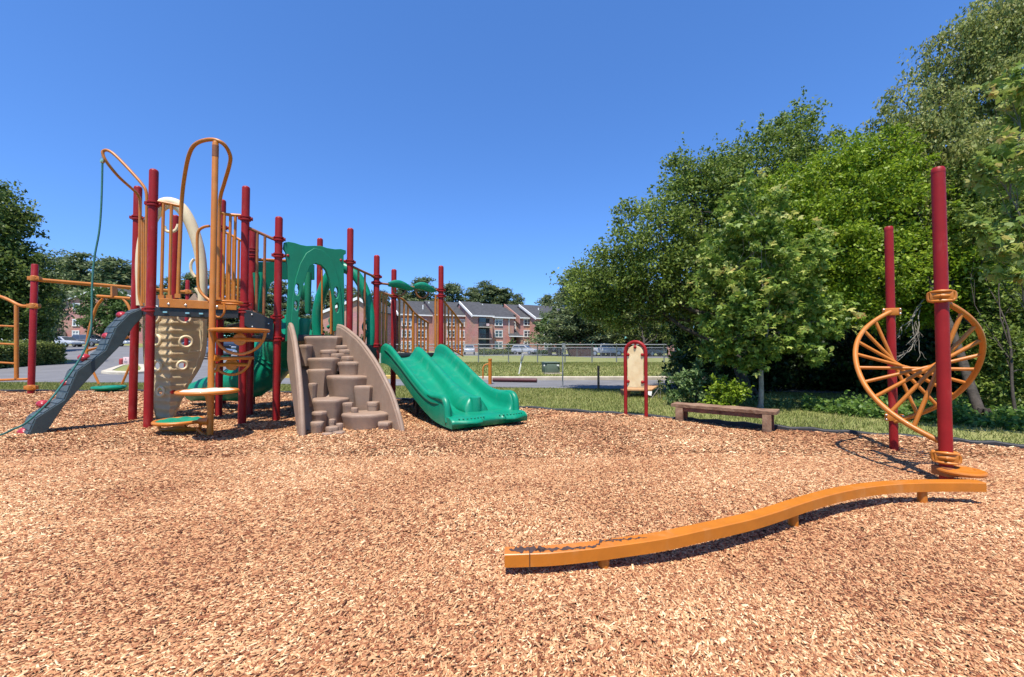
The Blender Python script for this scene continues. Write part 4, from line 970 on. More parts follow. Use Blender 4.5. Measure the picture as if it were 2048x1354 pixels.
b = MB(); b.box(Ob+e_*1.0+b_*.28+Vector((0, 0, zp/2+.4)), 2.5, .1, zp-.7, rz); b.build('entry_shade', DARKIN, bd)  # dark sheet before the wall, painting in shade of the entry
O, P, ze = sect(1040, 95.0, 4.3, 634.5, wins=((1.9, 1.85, .2),), pipe=3.9, rm=BRICK, rh=1.3)
O, P, ze = sect(1072, 93.5, 13, 635.5, wins=((3.0, 1.8, .3), (7, 1.8, .3)))
for x, y, Y in ((846, 612, 93), (858, 606, 95), (956, 615, 95), (965, 610, 96), (1077, 618, 99)):
    p = At(x, y, Y); b = MB(); b.tube([p-Vector((0, 0, .8)), p+Vector((0, 0, .25))], .14, 8); b.build('roof_vent', WHITE, bd)
# wing with its gable end facing the playground
bw = thing('apartment_building', At(712, 700, 84), 'brick apartment wing with a white trimmed gable seen between the playground posts', 'building')
ew = Vector((math.cos(-.18), math.sin(-.18), 0)); kw = Vector((-ew.y, ew.x, 0))
O = At(640, 700, 84); w = 11.2; Ob = Vector((O.x, O.y, 0)); ze = eave(627, 84); zr = eave(600, 84)
def Pw(u, v, z): return Ob+ew*u+kw*v+Vector((0, 0, z))
b = MB(); b.prism([Pw(0, 0, -1), Pw(0, 0, ze), Pw(w/2+2.6, 0, zr), Pw(w+1.5, 0, ze), Pw(w+1.5, 0, -1)], kw*9); b.build('wall', BRICK, bw, 20)
for (u0, za), (u1, zc) in (((-.5, ze-.15), (w/2+2.6, zr+.2)), ((w+1.9, ze-.1), (w/2+2.6, zr+.2))):
    b = MB(); b.prism([Pw(u0, -.3, za), Pw(u1, -.3, zc), Pw(u1, -.3, zc+.22), Pw(u0, -.3, za+.22)], kw*9.6); r = b.build('roof', ROOF, bw, 20)
    b = MB(); b.prism([Pw(u0, -.46, za-.3), Pw(u1, -.46, zc-.3), Pw(u1, -.46, zc+.26), Pw(u0, -.46, za+.26)], kw*.15); b.build('rake_board', WHITE, r)
# brick building at the left behind the parked cars
bl = thing('apartment_building', GT(180, 686), 'brick apartment block with a sloping white roof edge behind the parked cars at left', 'building')
Yl = 80; O = At(112, 700, Yl); Ob = Vector((O.x, O.y, 0)); el = Vector((math.cos(.12), math.sin(.12), 0)); kl = Vector((-el.y, el.x, 0))
zb0 = hz(O.x, O.y)-2; z_l = eave(609, Yl); z_r = eave(572, Yl)
def Pl(u, v, z): return Ob+el*u+kl*v+Vector((0, 0, z))
b = MB(); b.prism([Pl(0, 0, zb0), Pl(0, 0, z_l), Pl(8.2, 0, z_r), Pl(17, 0, z_l), Pl(17, 0, zb0)], kl*14); b.build('wall', BRICK, bl, 20)
for (u0, za), (u1, zc) in (((-.7, z_l-.25), (8.2, z_r+.1)), ((17.7, z_l-.25), (8.2, z_r+.1))):
    b = MB(); b.prism([Pl(u0, -.4, za), Pl(u1, -.4, zc), Pl(u1, -.4, zc+.14), Pl(u0, -.4, za+.14)], kl*14.8); r = b.build('roof', ROOF, bl, 20)
    b = MB(); b.prism([Pl(u0, -.5, za-.06), Pl(u1, -.5, zc-.06), Pl(u1, -.5, zc+.16), Pl(u0, -.5, za+.16)], kl*.15); b.build('rake_board', WHITE, r)
for zc in (613, 645, 668): window(bl, Ob, el, -kl, 3.3, eave(zc, Yl), 1.05, 1.2, blind=.6)
for zc in (613, 645, 668): window(bl, Ob, el, -kl, 9.6, eave(zc, Yl), 1.3, 1.5, blind=.6)

# ============================================================ CARS
PAINT = {}
def paint(n, c):
    if n not in PAINT: PAINT[n] = mat('car_paint_'+n, c, .25, coat=.6)
    return PAINT[n]
def car(loc, rz, kind, col, label, scale=1.0):
    o = thing('parked_car', loc, label, 'car', 'cars parked in the lots', rz=0)
    if kind == 'suv':
        L, W, body = 4.7, 1.85, [(-2.35, .42), (-2.33, .95), (-2.2, 1.05), (-.95, 1.12), (2.2, 1.1), (2.33, .95), (2.35, .42)]
        cab = [(-1.2, 1.08), (-.35, 1.68), (1.9, 1.70), (2.22, 1.08)]; wr = .37
    elif kind == 'pickup':
        L, W, body = 5.3, 1.9, [(-2.65, .45), (-2.63, 1.0), (-2.5, 1.1), (-1.1, 1.16), (2.55, 1.14), (2.63, 1.0), (2.65, .45)]
        cab = [(-1.2, 1.12), (-.45, 1.75), (.65, 1.76), (.95, 1.12)]; wr = .4
    else:
        L, W, body = 4.6, 1.78, [(-2.3, .36), (-2.28, .68), (-2.1, .78), (-.9, .92), (1.5, .95), (2.2, .9), (2.3, .7), (2.3, .36)]
        cab = [(-1.15, .9), (-.3, 1.42), (.85, 1.44), (1.75, .93)]; wr = .33
    R = Matrix.Translation(loc) @ Matrix.Rotation(rz, 4, 'Z') @ Matrix.Scale(scale, 4)
    def tr(b): b.v = [tuple(R @ Vector(v)) for v in b.v]; return b
    b = MB(); b.prism([Vector((x, -W/2, z)) for x, z in body], (0, W, 0)); bo = tr(b).build('body', col, o, 50, bevel=.09)
    b = MB(); t = .16; x0, z0 = cab[0]; k = len(b.v)
    rows = [[Vector((x, s*(W/2-.04-(t if z > cab[0][1]+.1 else 0)), z)) for x, z in cab] for s in (-1, 1)]
    o_, n_, m_ = b.quadgrid(rows); b.f.append((o_, o_+1, o_+2, o_+3)); b.f.append((o_+4, o_+5, o_+6, o_+7)); b.f.append((o_, o_+3, o_+7, o_+4)); tr(b).build('cabin', col, bo, 50, bevel=.04)
    for s in (-1, 1):                     # side glass
        mx = (cab[1][0]+cab[2][0])/2
        for xa, xb in ((0, .48), (.52, 1)):
            lo = lambda q: cab[0][0]+.25+(cab[3][0]-cab[0][0]-.45)*q; hi = lambda q: cab[1][0]+.06+(cab[2][0]-cab[1][0]-.12)*q
            zl, zh = cab[0][1]+.06, cab[1][1]-.08; yl, yh = s*(W/2-.04-t*.1+.012), s*(W/2-.04-t*.86+.016)
            b = MB(); b.prism([Vector((lo(xa), yl, zl)), Vector((lo(xb), yl, zl)), Vector((hi(xb), yh, zh)), Vector((hi(xa), yh, zh))], (0, s*.008, 0)); tr(b).build('side_window', GLASS, bo)
    for i, j, sg_ in ((0, 1, -1), (3, 2, 1)):
        a, c = cab[i], cab[j]; b = MB(); off = Vector((sg_*.02, 0, .012))
        p0 = Vector((a[0]+(c[0]-a[0])*.1, 0, a[1]+(c[1]-a[1])*.1))+off; p1 = Vector((a[0]+(c[0]-a[0])*.9, 0, a[1]+(c[1]-a[1])*.9))+off
        b.prism([p0+Vector((0, -W/2+.16, 0)), p0+Vector((0, W/2-.16, 0)), p1+Vector((0, W/2-.26, 0)), p1+Vector((0, -W/2+.26, 0))], off*.3); tr(b).build('windscreen' if i == 0 else 'rear_window', GLASS, bo)
    for x in (-L*.31, L*.31):
        for s in (-1, 1):
            b = MB(); b.lathe((x, s*(W/2-.2), wr), [(wr*.9, 0), (wr, .04), (wr, .18), (wr*.9, .22)], 20, axis=(0, s, 0)); wh = tr(b).build('wheel', TYRE, o)
            b = MB(); b.lathe((x, s*(W/2+.0), wr), [(wr*.62, 0), (wr*.6, .03), (wr*.2, .04), (0, .04)], 16, axis=(0, s, 0)); tr(b).build('rim', RIM, wh)
    zl = body[1][1]-.1
    for s in (-1, 1):
        b = MB(); b.box(Vector((-L/2+.03, s*(W/2-.3), zl)), .1, .42, .16); tr(b).build('headlight', LAMPG, bo, bevel=.02)
        b = MB(); b.box(Vector((L/2-.03, s*(W/2-.22), zl+.05)), .1, .3, .22); tr(b).build('tail_light', LAMPR, bo, bevel=.02)
    return o
def carpx(x, ybase, Y, rz, kind, colr, label, sc=1.0):
    p = At(x, ybase, Y); p.z = hz(p.x, p.y); car(p, math.radians(rz), kind, colr, label, sc)
WH = paint('white', (.7, .7, .68)); SIL = paint('silver', (.42, .43, .45)); GRY = paint('grey', (.10, .11, .13)); REDC = paint('red', (.28, .012, .02)); BLK = paint('black', (.015, .015, .018)); MAR = paint('maroon', (.13, .015, .022)); BLU = paint('blue_grey', (.12, .15, .2))
carpx(16, 688, 60, 186, 'suv', WH, 'white suv half hidden by the left edge beyond the hedge')
carpx(92, 694, 60, 180, 'sedan', BLK, 'dark low sedan mostly hidden behind the hedge by the left red post')
carpx(128, 694, 58, 172, 'sedan', SIL, 'silver sedan parked between the hedge and the grey suv')
carpx(180, 692, 60, 172, 'suv', GRY, 'grey suv under the small tree beside the brick building')
carpx(240, 690, 62, 168, 'sedan', WH, 'white car seen between the zigzag plank and the red post')
carpx(438, 712, 38, 165, 'suv', BLK, 'black suv behind the orange disc climber')
carpx(466, 706, 48, 160, 'sedan', WH, 'white car seen past the orange step discs')
carpx(405, 715, 34, 175, 'sedan', BLU, 'blue grey car partly hidden by the beige climbing wall')
carpx(915, 706, 76, 95, 'suv', MAR, 'dark red suv nose first behind the fence left of the silver car')
carpx(939, 706, 76, 95, 'suv', SIL, 'silver suv parked beside the dark red one behind the fence')
carpx(1049, 708, 77, 150, 'suv', SIL, 'silver suv parked alone in front of the building entrance')
carpx(1107, 706, 80, 178, 'sedan', BLK, 'black car just left of the brick post beyond the fence')
carpx(1210, 714, 58, 182, 'pickup', SIL, 'pale grey pickup truck under the dark evergreens beyond the fence')
carpx(1240, 713, 60, 182, 'sedan', REDC, 'bright red car tail beside the arched panel beyond the fence')
carpx(1300, 712, 66, 170, 'suv', WH, 'white suv between the arched panel and silver car beyond the fence')
carpx(1322, 713, 60, 175, 'sedan', SIL, 'silver sedan at the right end of the fence near the trees')
# rusty skip beyond the fence
q = GT(1158, 716); sk = thing('skip_container', Vector((q.x, 56, hz(q.x, 56))), 'dark rusty brown skip container beyond the fence under the evergreens', 'skip')
RUST = mat('rusty_skip', (.075, .035, .028), .85, noise=.4, nscale=2)
def skp(x, y, Y): return At(x, y, Y)
b = MB(); b.prism([skp(1136, 693, 56), skp(1187, 693, 56), skp(1187, 716, 56), skp(1143, 716, 56)], (0, 2.2, 0)); b.build('hull', RUST, sk, bevel=.03)
b = MB(); b.beam(skp(1135, 693.5, 55.95), skp(1188, 693.5, 55.95), .12, .12)
for x in (1150, 1162, 1175): b.beam(skp(x, 694, 55.93), skp(x+1, 715, 55.93), .14, .1)
b.build('rib', RUST, sk)
# brick gate piers seen through the fence
for x, w, y0, y1, Y, lb in ((1100, 8, 692, 704, 70, 'low red brick pier with orange top seen through the fence'), (1118, 9, 686, 697, 70, 'small reddish board on a stand just left of the narrow grey sign'), (1341, 12, 690, 716, 50, 'pale brick pier with a yellow bollard stripe at the tree edge')):
    a, c = At(x-w/2, y0, Y), At(x+w/2, y1, Y); g = hz((a+c).x/2, Y); b = MB(); z1_ = a.z
    b.box(Vector(((a.x+c.x)/2, Y, (z1_+g)/2)), abs(c.x-a.x), .5, z1_-g); o = b.build('brick_pier', BRICK, None, bevel=.03, origin=Vector(((a.x+c.x)/2, Y, g))); tag(o, lb, 'pier')

# ============================================================ CHAIN-LINK FENCES
def fence(pxs, Yf, h, label, xr, seg=None):
    Yof = (lambda x: Yf) if not callable(Yf) else Yf
    p0 = At(pxs[0], 700, Yof(pxs[0])); o = thing('chain_link_fence', Vector((p0.x, p0.y, hz(p0.x, p0.y))), label, 'fence')
    pts = []
    for x in pxs:
        p = At(x, 700, Yof(x)); g = hz(p.x, p.y); pts.append(Vector((p.x, p.y, g)))
        b = MB(); b.lathe((p.x, p.y, g-.1), [(.042, 0), (.042, h+.12), (.05, h+.13), (.03, h+.17), (0, h+.18)], 10); b.build('post', GALV, o)
    b = MB(); b.tube([p+Vector((0, 0, h)) for p in pts], .035, 8); b.build('top_rail', GALV, o)
    u = (pts[-1]-pts[0]); me = MB(); rows = [[p+Vector((0, .03, .04)) for p in pts], [p+Vector((0, .03, h)) for p in pts]]; me.quadgrid(rows); me.build('mesh', MESHW, o)
    return o
fence([780, 838, 897, 957, 1017, 1075, 1130, 1184, 1233, 1281, 1328, 1376, 1425, 1474], lambda x: 29+(x-1017)*.001, 1.25, 'nearer chain-link fence running along the top of the grass bank', None)
fence([800, 845, 887, 926, 968, 1006, 1044, 1082, 1118, 1154, 1202, 1221, 1264, 1304, 1345], lambda x: 52, 1.15, 'farther lower chain-link fence beyond the grass bank in front of the parked cars', None)
# ============================================================ GROUND
ea = np.array([p.x/p.y for p in EDGE]); er = np.array([p.y for p in EDGE]); o_ = np.argsort(ea); ea, er = ea[o_], er[o_]
def edgeY(a): return np.interp(a, ea, er)
def roadY(a): return np.interp(a, ra, ry)
def lawn_mat(name, c1, c2, c3, s):
    m = bpy.data.materials.new(name); m.use_nodes = True; nt = m.node_tree; N = nt.nodes; L = nt.links; b = N['Principled BSDF']
    tc = N.new('ShaderNodeTexCoord'); t = N.new('ShaderNodeTexNoise'); t.inputs['Scale'].default_value = s; t.inputs['Detail'].default_value = 7; t.inputs['Roughness'].default_value = .7
    t2 = N.new('ShaderNodeTexNoise'); t2.inputs['Scale'].default_value = s*28; t2.inputs['Detail'].default_value = 3
    a = N.new('ShaderNodeMath'); a.operation = 'MULTIPLY_ADD'; a.inputs[1].default_value = .45; L.new(t2.outputs['Fac'], a.inputs[0])
    a2 = N.new('ShaderNodeMath'); a2.operation = 'MULTIPLY'; a2.inputs[1].default_value = .55; L.new(t.outputs['Fac'], a2.inputs[0]); L.new(a2.outputs[0], a.inputs[2])
    r = N.new('ShaderNodeValToRGB'); r.color_ramp.elements[0].position = .36; r.color_ramp.elements[1].position = .64
    r.color_ramp.elements[0].color = (*c1, 1); r.color_ramp.elements[1].color = (*c3, 1); e = r.color_ramp.elements.new(.5); e.color = (*c2, 1)
    L.new(tc.outputs['Object'], t.inputs[0]); L.new(tc.outputs['Object'], t2.inputs[0]); L.new(a.outputs[0], r.inputs[0]); L.new(r.outputs[0], b.inputs['Base Color']); b.inputs['Roughness'].default_value = .95
    bp = N.new('ShaderNodeBump'); bp.inputs['Strength'].default_value = .6; bp.inputs['Distance'].default_value = .03; L.new(t2.outputs['Fac'], bp.inputs['Height']); L.new(bp.outputs[0], b.inputs['Normal'])
    return m
LAWN = lawn_mat('lawn', (.10, .125, .026), (.18, .195, .05), (.27, .25, .09), .55)
ys = np.concatenate([np.arange(-6, 30, .3), 30*1.045**np.arange(0, 64)]); xs0 = np.concatenate([np.arange(0, 26, .3), 26*1.06**np.arange(0, 50)]); xs = np.concatenate([-xs0[:0:-1], xs0])
GX, GY = np.meshgrid(xs, ys)
GZ = np.array([[hz(float(x), float(y)) for x in xs] for y in ys])
aa = GX/np.maximum(GY, .5)
inside = np.where(GY > .5, GY < edgeY(aa)-.02, True) & (np.abs(GX) < 30)
GZ = np.where(inside, -.12, GZ)
nY, nX = GX.shape; idx = np.arange(nY*nX).reshape(nY, nX)
npmesh_ = npmesh('ground', np.stack([GX, GY, GZ], -1).reshape(-1, 3), np.stack([idx[:-1, :-1], idx[:-1, 1:], idx[1:, 1:], idx[1:, :-1]], -1).reshape(-1, 4), LAWN, smooth=True); tag(npmesh_, kind='structure')
# chip bed
MULCHB = mat('chip_bed', (.20, .10, .052), .95, col2=(.11, .05, .026), nscale=9, bump=.6, bscale=60)
e = spline(EDGE, 10); rows = []
for k in range(90):
    t = 1-(1-k/89)**1.6
    rows.append([(p.x, -3+(p.y+3)*t, 0) for p in e])
R3 = np.array(rows); R3[..., 2] = mh(R3[..., 0], R3[..., 1])-.012
nY, nX = R3.shape[:2]; idx = np.arange(nY*nX).reshape(nY, nX)
bed = npmesh('mulch_bed', R3.reshape(-1, 3), np.stack([idx[:-1, :-1], idx[:-1, 1:], idx[1:, 1:], idx[1:, :-1]], -1).reshape(-1, 4), MULCHB, smooth=True); tag(bed, kind='structure')
# loose wood chips, mesh of individual splinters
CHIP = island_mat('wood_chips', [(0, (.11, .037, .017)), (.13, (.27, .094, .042)), (.36, (.43, .20, .092)), (.62, (.53, .28, .138)), (.84, (.61, .365, .18)), (1, (.80, .585, .345))], .85, patch=(.6, .8))
def chips(y0, y1, dens, Lm, Wm, lift, thick, margin=1.5):
    area = (y1**2-y0**2)*margin
    n = int(area*dens); Yc = np.sqrt(RNG.uniform(y0**2, y1**2, n)); a = RNG.uniform(-margin, margin, n); X = a*Yc
    ok = Yc < edgeY(a)-.02; X, Yc = X[ok], Yc[ok]; n = len(X)
    L = Lm*RNG.lognormal(0, .34, n); W = np.minimum(Wm*RNG.lognormal(0, .42, n), L*.7); yaw = RNG.uniform(0, 2*np.pi, n)
    # drifting preferred direction makes the raked look
    yaw = np.where(RNG.random(n) < .45, .5+.9*np.sin(.6*X+.4*Yc)+RNG.normal(0, .45, n), yaw)
    p = RNG.normal(0, .2, n); q = RNG.normal(0, .32, n)
    d = np.stack([np.cos(yaw)*np.cos(p), np.sin(yaw)*np.cos(p), np.sin(p)], 1); s0 = np.stack([-np.sin(yaw), np.cos(yaw), np.zeros(n)], 1); u0 = np.cross(d, s0)
    s = s0*np.cos(q)[:, None]+u0*np.sin(q)[:, None]; nn = np.cross(d, s)
    c = np.stack([X, Yc, mh(X, Yc)+RNG.uniform(0, lift, n)+np.abs(np.sin(p))*L*.25], 1)
    h = (L/2)[:, None]; w = (W/2)[:, None]; j = lambda: RNG.uniform(.35, 1.1, n)[:, None]
    bow = (RNG.normal(0, .06, n)*L)[:, None]
    top = [c-d*h*RNG.uniform(.7, 1, n)[:, None]-s*w*j(), c-d*h-d*0+s*w*j(), c+d*h+s*w*j(), c+d*h*RNG.uniform(.7, 1, n)[:, None]-s*w*j()]
    if thick:
        th = (RNG.uniform(.5, 1.3, n)*thick)[:, None]; bot = [v-nn*th for v in top]
        V = np.stack(top+bot, 1); fq = np.array([[0, 1, 2, 3], [0, 4, 5, 1], [1, 5, 6, 2], [2, 6, 7, 3], [3, 7, 4, 0]])
    else:
        V = np.stack(top, 1); fq = np.array([[0, 1, 2, 3]])
    k = V.shape[1]; Fc = (np.arange(n)*k)[:, None, None]+fq[None]
    return V.reshape(-1, 3), Fc.reshape(-1, 4)
parts = [chips(.85, 2.6, 23000, .020, .0068, .012, .003), chips(2.6, 4.6, 15000, .0232, .0077, .013, .0033, 1.4), chips(4.6, 7.2, 6500, .032, .0105, .016, 0, 1.4), chips(7.2, 15, 2600, .042, .015, .018, 0, 1.45)]
V = []; Fc = []; o = 0
for v, f in parts: V.append(v); Fc.append(f+o); o += len(v)
ch = npmesh('wood_chips', np.concatenate(V), np.concatenate(Fc), CHIP); tag(ch, 'loose orange tan wood chips covering the whole playground floor', 'wood chips', kind='stuff')

# roads
def strip(name, near, far, m, k=10, dz=.006, kind='structure', n=40):
    def res(px):
        P = [Vector((x, y, 0)) for x, y in px]; L = [0]
        for a, c in zip(P, P[1:]): L.append(L[-1]+(c-a).length)
        out = []
        for i in range(n+1):
            s = L[-1]*i/n
            for j in range(len(P)-1):
                if L[j] <= s <= L[j+1]+1e-6: t = (s-L[j])/max(1e-6, L[j+1]-L[j]); q = P[j]*(1-t)+P[j+1]*t; break
            out.append(GT(q.x, q.y))
        return out
    A, B = res(near), res(far); rows = []
    for i in range(k+1):
        r = []
        for a, c in zip(A, B):
            p = a+(c-a)*(i/k); r.append((p.x, p.y, hz(p.x, p.y)+dz))
        rows.append(r)
    b = MB(); b.quadgrid(rows); o = b.build(name, m); tag(o, kind=kind); return o, A, B
near = [(-500, 764), (0, 765), (270, 766), (420, 767.5), (560, 769), (700, 770.5), (820, 772.5), (1000, 775.5), (1340, 780), (1500, 783), (1700, 788)]
far = [(-500, 756), (0, 755), (270, 754.5), (420, 754), (525, 755.5), (700, 757), (820, 759), (1000, 761), (1340, 760.5), (1500, 760), (1700, 760)]
road, RA, RB = strip('road', near, far, ASPH, 14, .012, n=80)
ra = np.array([p.x/p.y for p in RA]); ry = np.array([p.y for p in RA]); o_ = np.argsort(ra); ra, ry = ra[o_], ry[o_]
rb = np.array([p.x/p.y for p in RB]); rby = np.array([p.y for p in RB]); o_ = np.argsort(rb); rb, rby = rb[o_], rby[o_]
strip('parking_entrance', [(-200, 756), (0, 755), (270, 754.6), (420, 754), (524, 755)], [(120, 727), (165, 724), (250, 718), (360, 716), (470, 722)], ASPH, 30, .010)
strip('car_park', [(-300, 705), (60, 703), (160, 724), (250, 719), (360, 717), (520, 723)], [(-300, 689), (60, 689), (170, 691), (250, 691), (360, 696), (540, 706)], ASPH, 14, .008)
strip('far_car_park', [(560, 712), (800, 711.5), (1100, 711), (1200, 716), (1400, 716)], [(560, 707), (800, 706.5), (1100, 706.5), (1200, 711), (1400, 711)], ASPH, 6, .006)
def kerb(px, m, name, label, w=.22, h=.13):
    P = spline([GT(*t) for t in px], 8); b = MB(); rows = []
    for i, p in enumerate(P):
        t = P[min(i+1, len(P)-1)]-P[max(i-1, 0)]; n = Vector((-t.y, t.x, 0)).normalized(); z = hz(p.x, p.y)
        rows.append([Vector((p.x, p.y, z-.1)), Vector((p.x, p.y, z+h-.02)), Vector((p.x, p.y, z+h))+n*.02, Vector((p.x, p.y, z+h))+n*w, Vector((p.x, p.y, z-.1))+n*w])
    b.quadgrid(rows); o = b.build(name, m, None, 30); tag(o, kind='structure'); return o
kerb([(528, 745), (540, 752), (560, 756), (640, 757), (720, 757.5), (800, 758.5), (830, 759)], KERBY, 'yellow_kerb', '', h=.14, w=.3)
kerb([(830, 759), (900, 760), (1000, 761), (1170, 760.8), (1340, 760.5), (1500, 760), (1700, 760)], CONC, 'kerb', '', w=.3, h=.14)
kerb([(528, 745), (515, 737), (505, 731), (498, 727), (490, 723)], CONC, 'kerb', '', w=.2)
kerb([(700, 707.3), (900, 706.8), (1100, 706.8)], CONC, 'kerb', '', w=.5, h=.2)
# kerbed island
ipx = [(202, 747), (222, 740), (243, 733.5), (262, 731), (290, 733), (300, 740), (296, 747), (250, 750), (220, 749)]
isl = [GT(*t) for t in ipx]; cx = sum((p for p in isl), Vector())/len(isl); b = MB(); rows = []
for h, s in ((-.1, 1), (.11, 1), (.13, .985), (.13, .62), (.07, .60)): rows.append([Vector((cx.x+(p.x-cx.x)*s, cx.y+(p.y-cx.y)*s, hz(p.x, p.y)+h)) for p in isl])
b.quadgrid(rows, close_u=True); o = b.build('island_kerb', CONC, None, 30); tag(o, kind='structure')
b = MB(); b.prism([Vector((cx.x+(p.x-cx.x)*.6, cx.y+(p.y-cx.y)*.6, hz(p.x, p.y)+.02)) for p in isl], (0, 0, .08)); o = b.build('island_soil', LAWN); tag(o, kind='structure')

# grass blades
GRASS = island_mat('grass_blades', [(0, (.07, .10, .018)), (.4, (.15, .185, .036)), (.75, (.25, .255, .07)), (1, (.38, .33, .15))], .7, trans=.25, patch=(.8, .7))
def blades(X, Yv, Z, h, w):
    n = len(X); yaw = RNG.uniform(0, 2*np.pi, n); H = h*RNG.uniform(.5, 1.3, n); ln = RNG.uniform(.1, .9, n)*H; la = RNG.uniform(0, 2*np.pi, n)
    b = np.stack([X, Yv, Z-.01], 1); s = np.stack([np.cos(yaw), np.sin(yaw), 0*yaw], 1)*w/2
    t = b+np.stack([np.cos(la)*ln, np.sin(la)*ln, H], 1); V = np.stack([b-s, b+s, t+s*.25, t-s*.25], 1)
    return V.reshape(-1, 3), (np.arange(n)[:, None]*4+np.arange(4)[None])
Vs = []; Fs = []; o = 0
n = 130000; a = RNG.uniform(-1.6, 1.6, n); y0, y1 = edgeY(a)+.09, np.where((a > rb[0]) & (a < rb[-1]), np.interp(a, ra, ry), 13.)-.05
k = y1 > y0; a, y0, y1 = a[k], y0[k], y1[k]; Yv = np.sqrt(RNG.uniform(y0**2, y1**2)); 
v, f = blades(a*Yv, Yv, np.zeros(len(Yv)), .055, .012); Vs.append(v); Fs.append(f+o); o += len(v)
n = 70000; a = RNG.uniform(-.62, .8, n); y0 = np.interp(a, rb, rby)+.35; Yv = np.sqrt(RNG.uniform(y0**2, 30.**2)); X = a*Yv
Z = np.array([hz(float(x), float(y)) for x, y in zip(X, Yv)]); v, f = blades(X, Yv, Z, .075, .028); Vs.append(v); Fs.append(f+o); o += len(v)
gr = npmesh('grass', np.concatenate(Vs), np.concatenate(Fs), GRASS); tag(gr, 'mown green lawn grass beside the playground and on the bank across the road', 'grass', kind='stuff')

# ============================================================ VEGETATION
def leafmat(n, dark, midc, light, tip=None, trans=.42, patch=(.5, .5)):
    st = [(0, dark), (.45, midc), (.85, light)]
    st.append((1, tip or light)); return island_mat(n, st, .5, trans=trans, spec=.35, patch=patch)
LF_OAK = leafmat('leaf_mid', (.06, .095, .016), (.14, .20, .032), (.23, .30, .055), (.32, .38, .08))
LF_BRT = leafmat('leaf_bright', (.09, .14, .01), (.19, .28, .016), (.29, .40, .028), (.38, .46, .05))
LF_MAP = leafmat('leaf_maple', (.075, .13, .018), (.155, .245, .035), (.28, .38, .07), (.52, .54, .13))
LF_LEFT = leafmat('leaf_left_tree', (.035, .06, .012), (.085, .125, .025), (.16, .21, .045), (.22, .27, .06))
LF_TIP = leafmat('leaf_new_growth', (.28, .35, .07), (.44, .48, .12), (.58, .56, .17), (.60, .38, .15))
LF_NEAR = leafmat('leaf_near_maple', (.13, .20, .035), (.24, .33, .065), (.38, .44, .12), (.54, .42, .15))
LF_WEEP = leafmat('leaf_weeping', (.12, .15, .035), (.25, .28, .075), (.38, .41, .13), (.44, .38, .15))
LF_SHRUB = leafmat('leaf_shrub', (.06, .11, .03), (.13, .21, .065), (.24, .33, .13), (.33, .42, .18))
LF_SHADE = leafmat('leaf_shade_dark', (.012, .028, .006), (.026, .052, .01), (.05, .09, .018))  # leaf colour darkened to paint in the shade inside the wood and hedges
LF_PINE = leafmat('leaf_pine', (.08, .115, .055), (.15, .19, .085), (.23, .27, .12), trans=.35)
LF_FAR = leafmat('leaf_far', (.04, .075, .018), (.075, .13, .03), (.125, .19, .05))
LF_HEDGE = leafmat('leaf_hedge', (.07, .10, .02), (.15, .185, .04), (.26, .29, .08))
LF_IVY = leafmat('leaf_ivy', (.04, .09, .018), (.10, .19, .032), (.19, .30, .055))
def leaves(P, Lm, Wm, droop=.3, jit=.35, lobes=False):
    n = len(P); yaw = RNG.uniform(0, 2*np.pi, n); pit = RNG.normal(-droop-.15, .6, n)
    d = np.stack([np.cos(yaw)*np.cos(pit), np.sin(yaw)*np.cos(pit), np.sin(pit)], 1); s = np.stack([-np.sin(yaw), np.cos(yaw), np.zeros(n)], 1)
    rl = RNG.normal(0, .8, n)[:, None]; u = np.cross(d, s); s = s*np.cos(rl)+u*np.sin(rl); u = np.cross(d, s)
    L = (Lm*RNG.uniform(1-jit, 1+jit, n))[:, None]; W = L*(Wm/Lm)
    if not lobes:
        m = P+d*L*.42; V = np.stack([P, m+s*W*.5-u*W*.12, P+d*L, m-s*W*.5-u*W*.12], 1)
        return V.reshape(-1, 3), np.arange(n)[:, None]*4+np.arange(4)[None]
    vs = [P]                                  # three-lobed leaf: lobes share the stalk point
    for an, k in ((-.95, .82), (0, 1.0), (.95, .82)):
        dd = d*math.cos(an)+s*math.sin(an)-u*.12*abs(an); ss = s*math.cos(an)-d*math.sin(an); m = P+dd*L*.5*k
        vs += [m+ss*W*.24*k, P+dd*L*k, m-ss*W*.24*k]
    V = np.stack(vs, 1); fq = np.array([[0, 1, 2, 3], [0, 4, 5, 6], [0, 7, 8, 9]])
    return V.reshape(-1, 3), ((np.arange(n)*10)[:, None, None]+fq[None]).reshape(-1, 4)
def crown_pts(blobs, n, clump, shell=.55, ncl=None):
    w = np.array([b[1][0]*b[1][2]+.01 for b in blobs]); w = w/w.sum(); out = []
    for (c, r), wi in zip(blobs, w):
        k = max(8, int(n*wi)); kc = max(6, int(ncl*wi)) if ncl else max(6, k//70)
        v = RNG.normal(size=(kc, 3)); v /= np.linalg.norm(v, axis=1)[:, None]; far = RNG.random(kc) < .14
        v *= np.where(far, RNG.uniform(1.0, 1.28, kc), RNG.uniform(shell, 1.02, kc))[:, None]
        cc = np.array(c)+v*np.array(r); sz = clump*RNG.uniform(.5, 1.35, kc)*np.where(far, .6, 1)
        i = RNG.integers(0, kc, k); g = RNG.normal(size=(k, 3)); g *= (RNG.random(k)**.45/np.linalg.norm(g, axis=1))[:, None]; g *= np.array([.95, .95, .55])
        out.append(cc[i]+g*sz[i][:, None])
    return np.concatenate(out)
def pxblob(x, y, Y, rx, ry, ryd=None):
    c = At(x, y, Y); k = Y/F; return (tuple(c), (rx*k, (ryd or (rx+ry)/2)*k, ry*k))
